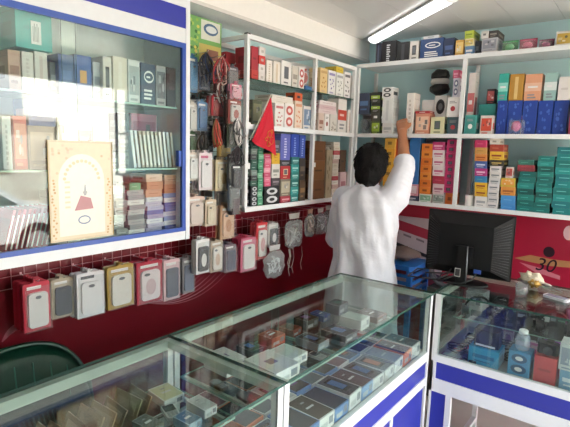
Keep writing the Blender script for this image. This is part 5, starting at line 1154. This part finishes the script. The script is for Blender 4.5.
# ================================================================ the man
def person():
    X0, Y0 = -1.315, 2.50
    t = thing('person', 'person in white long shirt reaching up to the back shelf', 'person', (X0, Y0, 0))
    skin = mat('#a9704f', .55, var=.08, name='skin'); cloth_m = mat('#dfe1ea', .8, var=.03, bump=1.0, bscale=9, name='white_cotton'); trou = mat('#e2e2e4', .8, bump=.3, bscale=14, name='white_trousers')
    hair_m = mat('#060505', .6, var=.3, bump=.9, bscale=120, name='black_hair', spec=.2)
    def V(p): return Vector((p[0]-X0, p[1]-Y0, p[2]))
    sR = Vector((.165, .01, 1.365)); sL = Vector((-.165, .0, 1.355))
    hand = V(hit(402, 127, 1, 2.93)); elb = V(hit(404.5, 168, 1, 2.70))
    wr = elb+(hand-elb)*.86
    eL = Vector((-.212, .03, 1.08)); wL = Vector((-.195, .23, 1.07)); hL = Vector((-.18, .30, 1.09))
    def chain(mb, pts, rs, n=12):
        P = []; Q = []
        for i in range(len(pts)-1):
            for k in range(4): u = k/4; P.append(Vector(pts[i]).lerp(Vector(pts[i+1]), u)); Q.append(rs[i]*(1-u)+rs[i+1]*u)
        P.append(Vector(pts[-1])); Q.append(rs[-1]); mb.tube(P, Q, skin, n)
        for p_, r_ in ((pts[0], rs[0]), (pts[-1], rs[-1])): mb.ell(p_, (r_, r_, r_), skin, 10, 8)
    def remesh(mb, name, voxel, mt, smooth=2):
        o = mb.build(name); md = o.modifiers.new('r', 'REMESH'); md.mode = 'VOXEL'; md.voxel_size = voxel; md.use_smooth_shade = True
        ms = o.modifiers.new('s', 'SMOOTH'); ms.iterations = smooth; ms.factor = .5
        dg = bpy.context.evaluated_depsgraph_get(); me = bpy.data.meshes.new_from_object(o.evaluated_get(dg)); bpy.data.objects.remove(o)
        me.materials.clear(); me.materials.append(mt)
        for p_ in me.polygons: p_.use_smooth = True
        ob = bpy.data.objects.new(name, me); COL.objects.link(ob); ob.parent = t
        return ob
    # body
    mb = MB()
    hc = Vector((.016, .012, 1.536))
    mb.ell(hc, (.074, .094, .112), skin, 18, 14)
    mb.ell(hc+Vector((0, .035, -.055)), (.054, .06, .055), skin, 14, 10)            # jaw
    mb.ell(hc+Vector((0, .100, -.015)), (.014, .02, .026), skin, 8, 6)              # nose
    mb.ell(hc+Vector((0, .088, -.062)), (.024, .012, .010), skin, 8, 6)             # lips
    for s_ in (-1, 1):
        mb.ell(hc+Vector((s_*.076, .0, -.012)), (.011, .022, .034), skin, 8, 8)     # ears
        mb.ell(hc+Vector((s_*.03, .084, .012)), (.018, .014, .010), skin, 8, 6)
    chain(mb, [(.012, .0, 1.48), (.004, -.012, 1.40), (0, -.012, 1.36)], [.054, .056, .075])
    for zc, rx, ry in ((1.30, .155, .095), (1.18, .15, .10), (1.05, .135, .095), (.95, .15, .10), (.86, .155, .11)): mb.ell((0, 0, zc), (rx, ry, .11), skin, 16, 10)
    chain(mb, [sR, elb], [.048, .042]); chain(mb, [elb, wr], [.044, .027])
    chain(mb, [sL, eL], [.048, .042]); chain(mb, [eL, wL], [.043, .027])
    for s_ in (-1, 1):
        chain(mb, [(s_*.085, 0, .86), (s_*.09, .01, .46), (s_*.095, -.01, .10)], [.088, .058, .038])
        mb.ell((s_*.098, .05, .042), (.042, .115, .038), skin, 12, 8)
    def make_hand(w_, dirv, palm, curl, side):
        d = Vector(dirv).normalized(); pn = Vector(palm).normalized(); sd_ = d.cross(pn).normalized()*side
        c = w_+d*.045
        for a_ in (-.026, -.009, .009, .026): chain(mb, [w_+sd_*a_*.6, w_+d*.085+sd_*a_], [.016, .0125], 8)
        for a_, l_ in ((-.029, .060), (-.0097, .072), (.0097, .078), (.029, .070)):
            b0 = w_+d*.085+sd_*a_; p1 = b0+(d*math.cos(curl*.4)+pn*math.sin(curl*.4))*l_*.45
            p2 = p1+(d*math.cos(curl)+pn*math.sin(curl))*l_*.32; p3 = p2+(d*math.cos(curl*1.6)+pn*math.sin(curl*1.6))*l_*.26
            chain(mb, [b0, p1, p2, p3], [.0095, .0088, .0078, .0066], 8)
        b0 = w_+d*.03+sd_*.024; p1 = b0+(sd_*.7+d*.6+pn*.25)*.035; p2 = p1+(sd_*.2+d*.9+pn*.3)*.028; chain(mb, [b0, p1, p2], [.0125, .0105, .008], 8)
    make_hand(wr, (hand-elb), Vector((-.25, .95, -.15)), .85, -1)
    make_hand(wL, (hL-wL), Vector((.9, 0, -.3)), .7, 1)
    body = remesh(mb, 'body', .0065, skin, 2)
    # long shirt
    mb = MB()
    rings = [(1.435, .055, .055, 0), (1.415, .085, .065, 0), (1.395, .135, .080, -.004), (1.36, .190, .098, -.006), (1.30, .202, .116, -.006), (1.20, .195, .124, -.004), (1.08, .185, .124, 0), (.98, .188, .128, .0), (.86, .205, .142, .0), (.72, .215, .150, .0), (.58, .222, .155, 0), (.46, .228, .158, 0)]
    nn = 40; vs_ = []; fs = []
    for j, (z, rx, ry, yo) in enumerate(rings):
        for k in range(nn):
            a_ = 2*math.pi*k/nn; fold = max(0, (1.25-z))*.036*math.sin(7*a_+z*3)+.008*math.sin(9*a_+z*15+1.5*math.sin(z*11))+(.006*math.sin(z*42+2*math.sin(a_*2)) if z < 1.35 else 0)
            ca, sa = math.cos(a_), math.sin(a_); e = .86
            vs_.append(((rx+fold)*math.copysign(abs(ca)**e, ca), yo+(ry+fold)*math.copysign(abs(sa)**e, sa), z))
    for j in range(len(rings)-1):
        for k in range(nn): fs.append((j*nn+k, (j+1)*nn+k, (j+1)*nn+(k+1) % nn, j*nn+(k+1) % nn))
    fs.append(tuple(range(nn))); fs.append(tuple(range(len(vs_)-nn, len(vs_)))[::-1])
    mb.add(vs_, fs, cloth_m)
    def sleeve(pts, rs):
        P = []; Q = []
        for i in range(len(pts)-1):
            for k in range(8):
                u = k/8; P.append(Vector(pts[i]).lerp(Vector(pts[i+1]), u)); Q.append((rs[i]*(1-u)+rs[i+1]*u)*(1+.05*math.sin(k*2.4+i)))
        P.append(Vector(pts[-1])); Q.append(rs[-1]); mb.tube(P, Q, cloth_m, 14)
        for p_, r_ in zip(pts[:-1], rs[:-1]): mb.ell(p_, (r_, r_, r_), cloth_m, 12, 8)
    cuff = elb+(wr-elb)*.18
    sleeve([sR+Vector((-.035, 0, -.03)), sR+Vector((0, .01, .0)), sR+(elb-sR)*.5, elb, cuff], [.092, .084, .074, .064, .056])
    cuffL = eL+(wL-eL)*.72
    sleeve([sL+Vector((.02, 0, -.02)), eL, cuffL], [.080, .072, .056])
    for c_, d_, r_ in ((cuff, (wr-elb).normalized(), .060),): mb.tube([c_-d_*.030, c_-d_*.008, c_+d_*.012], [r_+.003, r_+.005, r_], cloth_m, 14)
    shirt = remesh(mb, 'long_shirt', .009, cloth_m, 3); shirt['label'] = 'loose white cotton long shirt with rolled sleeve'
    MB().tube([(0.056*math.cos(a_), -.006+.058*math.sin(a_), 1.438+.006*math.sin(a_)) for a_ in [i*2*math.pi/20 for i in range(21)]], .011, cloth_m, 8).build('collar', t)
    # trousers and shoes
    mb = MB()
    for s_ in (-1, 1): mb.tube([(s_*.09, 0, .62), (s_*.092, .01, .46), (s_*.096, 0, .09)], [.105, .09, .075], trou, 14)
    remesh(mb, 'trousers', .012, trou, 3)
    for s_ in (-1, 1): MB().lathe([(.048, 0), (.052, .01), (.046, .05), (.03, .075)], BLACK, 16, s_*.098, .045, .001, 1, 2.5).build('shoe', t)
    # hair: full cap over crown, back and sides, hairline open over the face
    mb = MB(); rr = random.Random(2)
    def hf(d):
        k = 1.0+.03*math.sin(13*d.x+5*d.z)+.025*math.sin(17*d.y-9*d.z)
        if d.y > .35 and d.z < .35: k *= .80
        return k
    mb.ell(hc+Vector((0, -.008, .022)), (.097, .110, .116), hair_m, 26, 18, hf)
    mb.ell(hc+Vector((0, -.045, -.045)), (.082, .066, .078), hair_m, 18, 12, lambda d: 1+.04*math.sin(15*d.x))
    hr = remesh(mb, 'hair', .006, hair_m, 1)
    strands = MB()
    for i in range(90):
        a_ = rr.uniform(0, 2*math.pi); ph = rr.uniform(.15, 2.1); d = Vector((math.sin(ph)*math.cos(a_), math.sin(ph)*math.sin(a_), math.cos(ph)))
        if d.y > .3 and d.z < .3: continue
        p0 = hc+Vector((0, -.008, .022))+Vector((d.x*.096, d.y*.109, d.z*.115)); tn_ = Vector((-d.z*d.x-d.y*.3, -d.z*d.y+d.x*.3, 1-d.z*d.z))*-.02
        strands.tube([p0, p0+tn_*.6+d*.003, p0+tn_*1.3+d*.002], [.003, .003, .0006], hair_m, 4)
    strands.build('hair_locks', t)['kind'] = 'stuff'
    mb = MB()
    for s_ in (-1, 1): mb.ell(hc+Vector((s_*.03, .090, .012)), (.012, .008, .007), mat('#e8e4e0', .2, name='eye_white'), 8, 6); mb.ell(hc+Vector((s_*.03, .0965, .012)), (.005, .003, .005), BLACK, 8, 6)
    mb.build('eyes', t)
    mb = MB()
    for s_ in (-1, 1): mb.tube([hc+Vector((s_*.015, .095, .03)), hc+Vector((s_*.03, .094, .034)), hc+Vector((s_*.046, .084, .03))], .004, hair_m, 5)
    mb.build('eyebrows', t)
person()

# ================================================================ street seen in the glass: car and houses
def car():
    t = thing('car', 'silver saloon car parked on the street outside', 'car', (5.3, 2.3, -.3), R(90))
    paint = mat('#dfe2e4', .2, .3, var=.03, name='silver_car_paint'); tint = mat('#20282c', .08, name='car_glass')
    prof = [(-2.05, .32), (2.05, .32), (2.12, .55), (2.0, .78), (1.2, .90), (.55, 1.36), (-.75, 1.40), (-1.45, .98), (-2.02, .93), (-2.12, .6)]
    MB().prism(prof, -.80, .80, paint, 'y').build('body', t)
    MB().prism([(1.02, .93), (.48, 1.30), (-.10, 1.325), (-.10, .93)], -.805, .805, tint, 'y').build('front_window', t)
    MB().prism([(-.18, .93), (-.18, 1.325), (-.70, 1.33), (-1.15, .97)], -.805, .805, tint, 'y').build('rear_window', t)
    for x in (-1.3, 1.3):
        for y in (-.75, .75): MB().prism(ell2(x, .31, .31, .31, 20), y-.09, y+.09, BLACK, 'y').prism(ell2(x, .31, .18, .18, 16), y-.095, y+.095, STEEL, 'y').build('wheel', t)
    for y in (-.55, .55): MB().prism(ell2(y, .68, .13, .07, 12), 2.0, 2.09, mat('#f4f4f0', .1, name='lamp_glass'), 'x').build('headlamp', t)
car()
def house(label, x, y0, y1, h, c, n):
    t = thing('house', label, 'building', (x, (y0+y1)/2, -.3)); wd = y1-y0
    MB().box(0, -wd/2, 0, 4, wd/2, h, mat(c, .8, var=.06, scale=1.5, bump=.2, bscale=8)).build('wall', t)
    MB().box(-.25, -wd/2, h, 4.1, wd/2, h+.15, mat('#b8b0a4', .8, name='roof_slab')).build('roof', t)
    for k in range(n):
        yc = -wd/2+wd*(k+.5)/n; f_ = MB().box(-.05, yc-.45, .9, .0, yc+.45, 2.2, mat('#7a5a44', .6, name='window_frame')).build('window', t)
        MB().box(-.06, yc-.38, .97, -.05, yc+.38, 2.13, mat('#2a3236', .1, name='house_pane')).build('pane', f_)
    return t
house('tan plastered house across the street', 12, -9, 4.2, 3.0, '#c8b496', 4)
house('pale grey house across the street behind the car', 13, 4.3, 8.2, 2.6, '#b8b4ac', 1)
house('white sunlit house across the street', 11.5, 8.3, 18, 4.3, '#f2f0ea', 0)
print('things', sum(1 for o in COL.objects if o.get('label') and not o.parent))
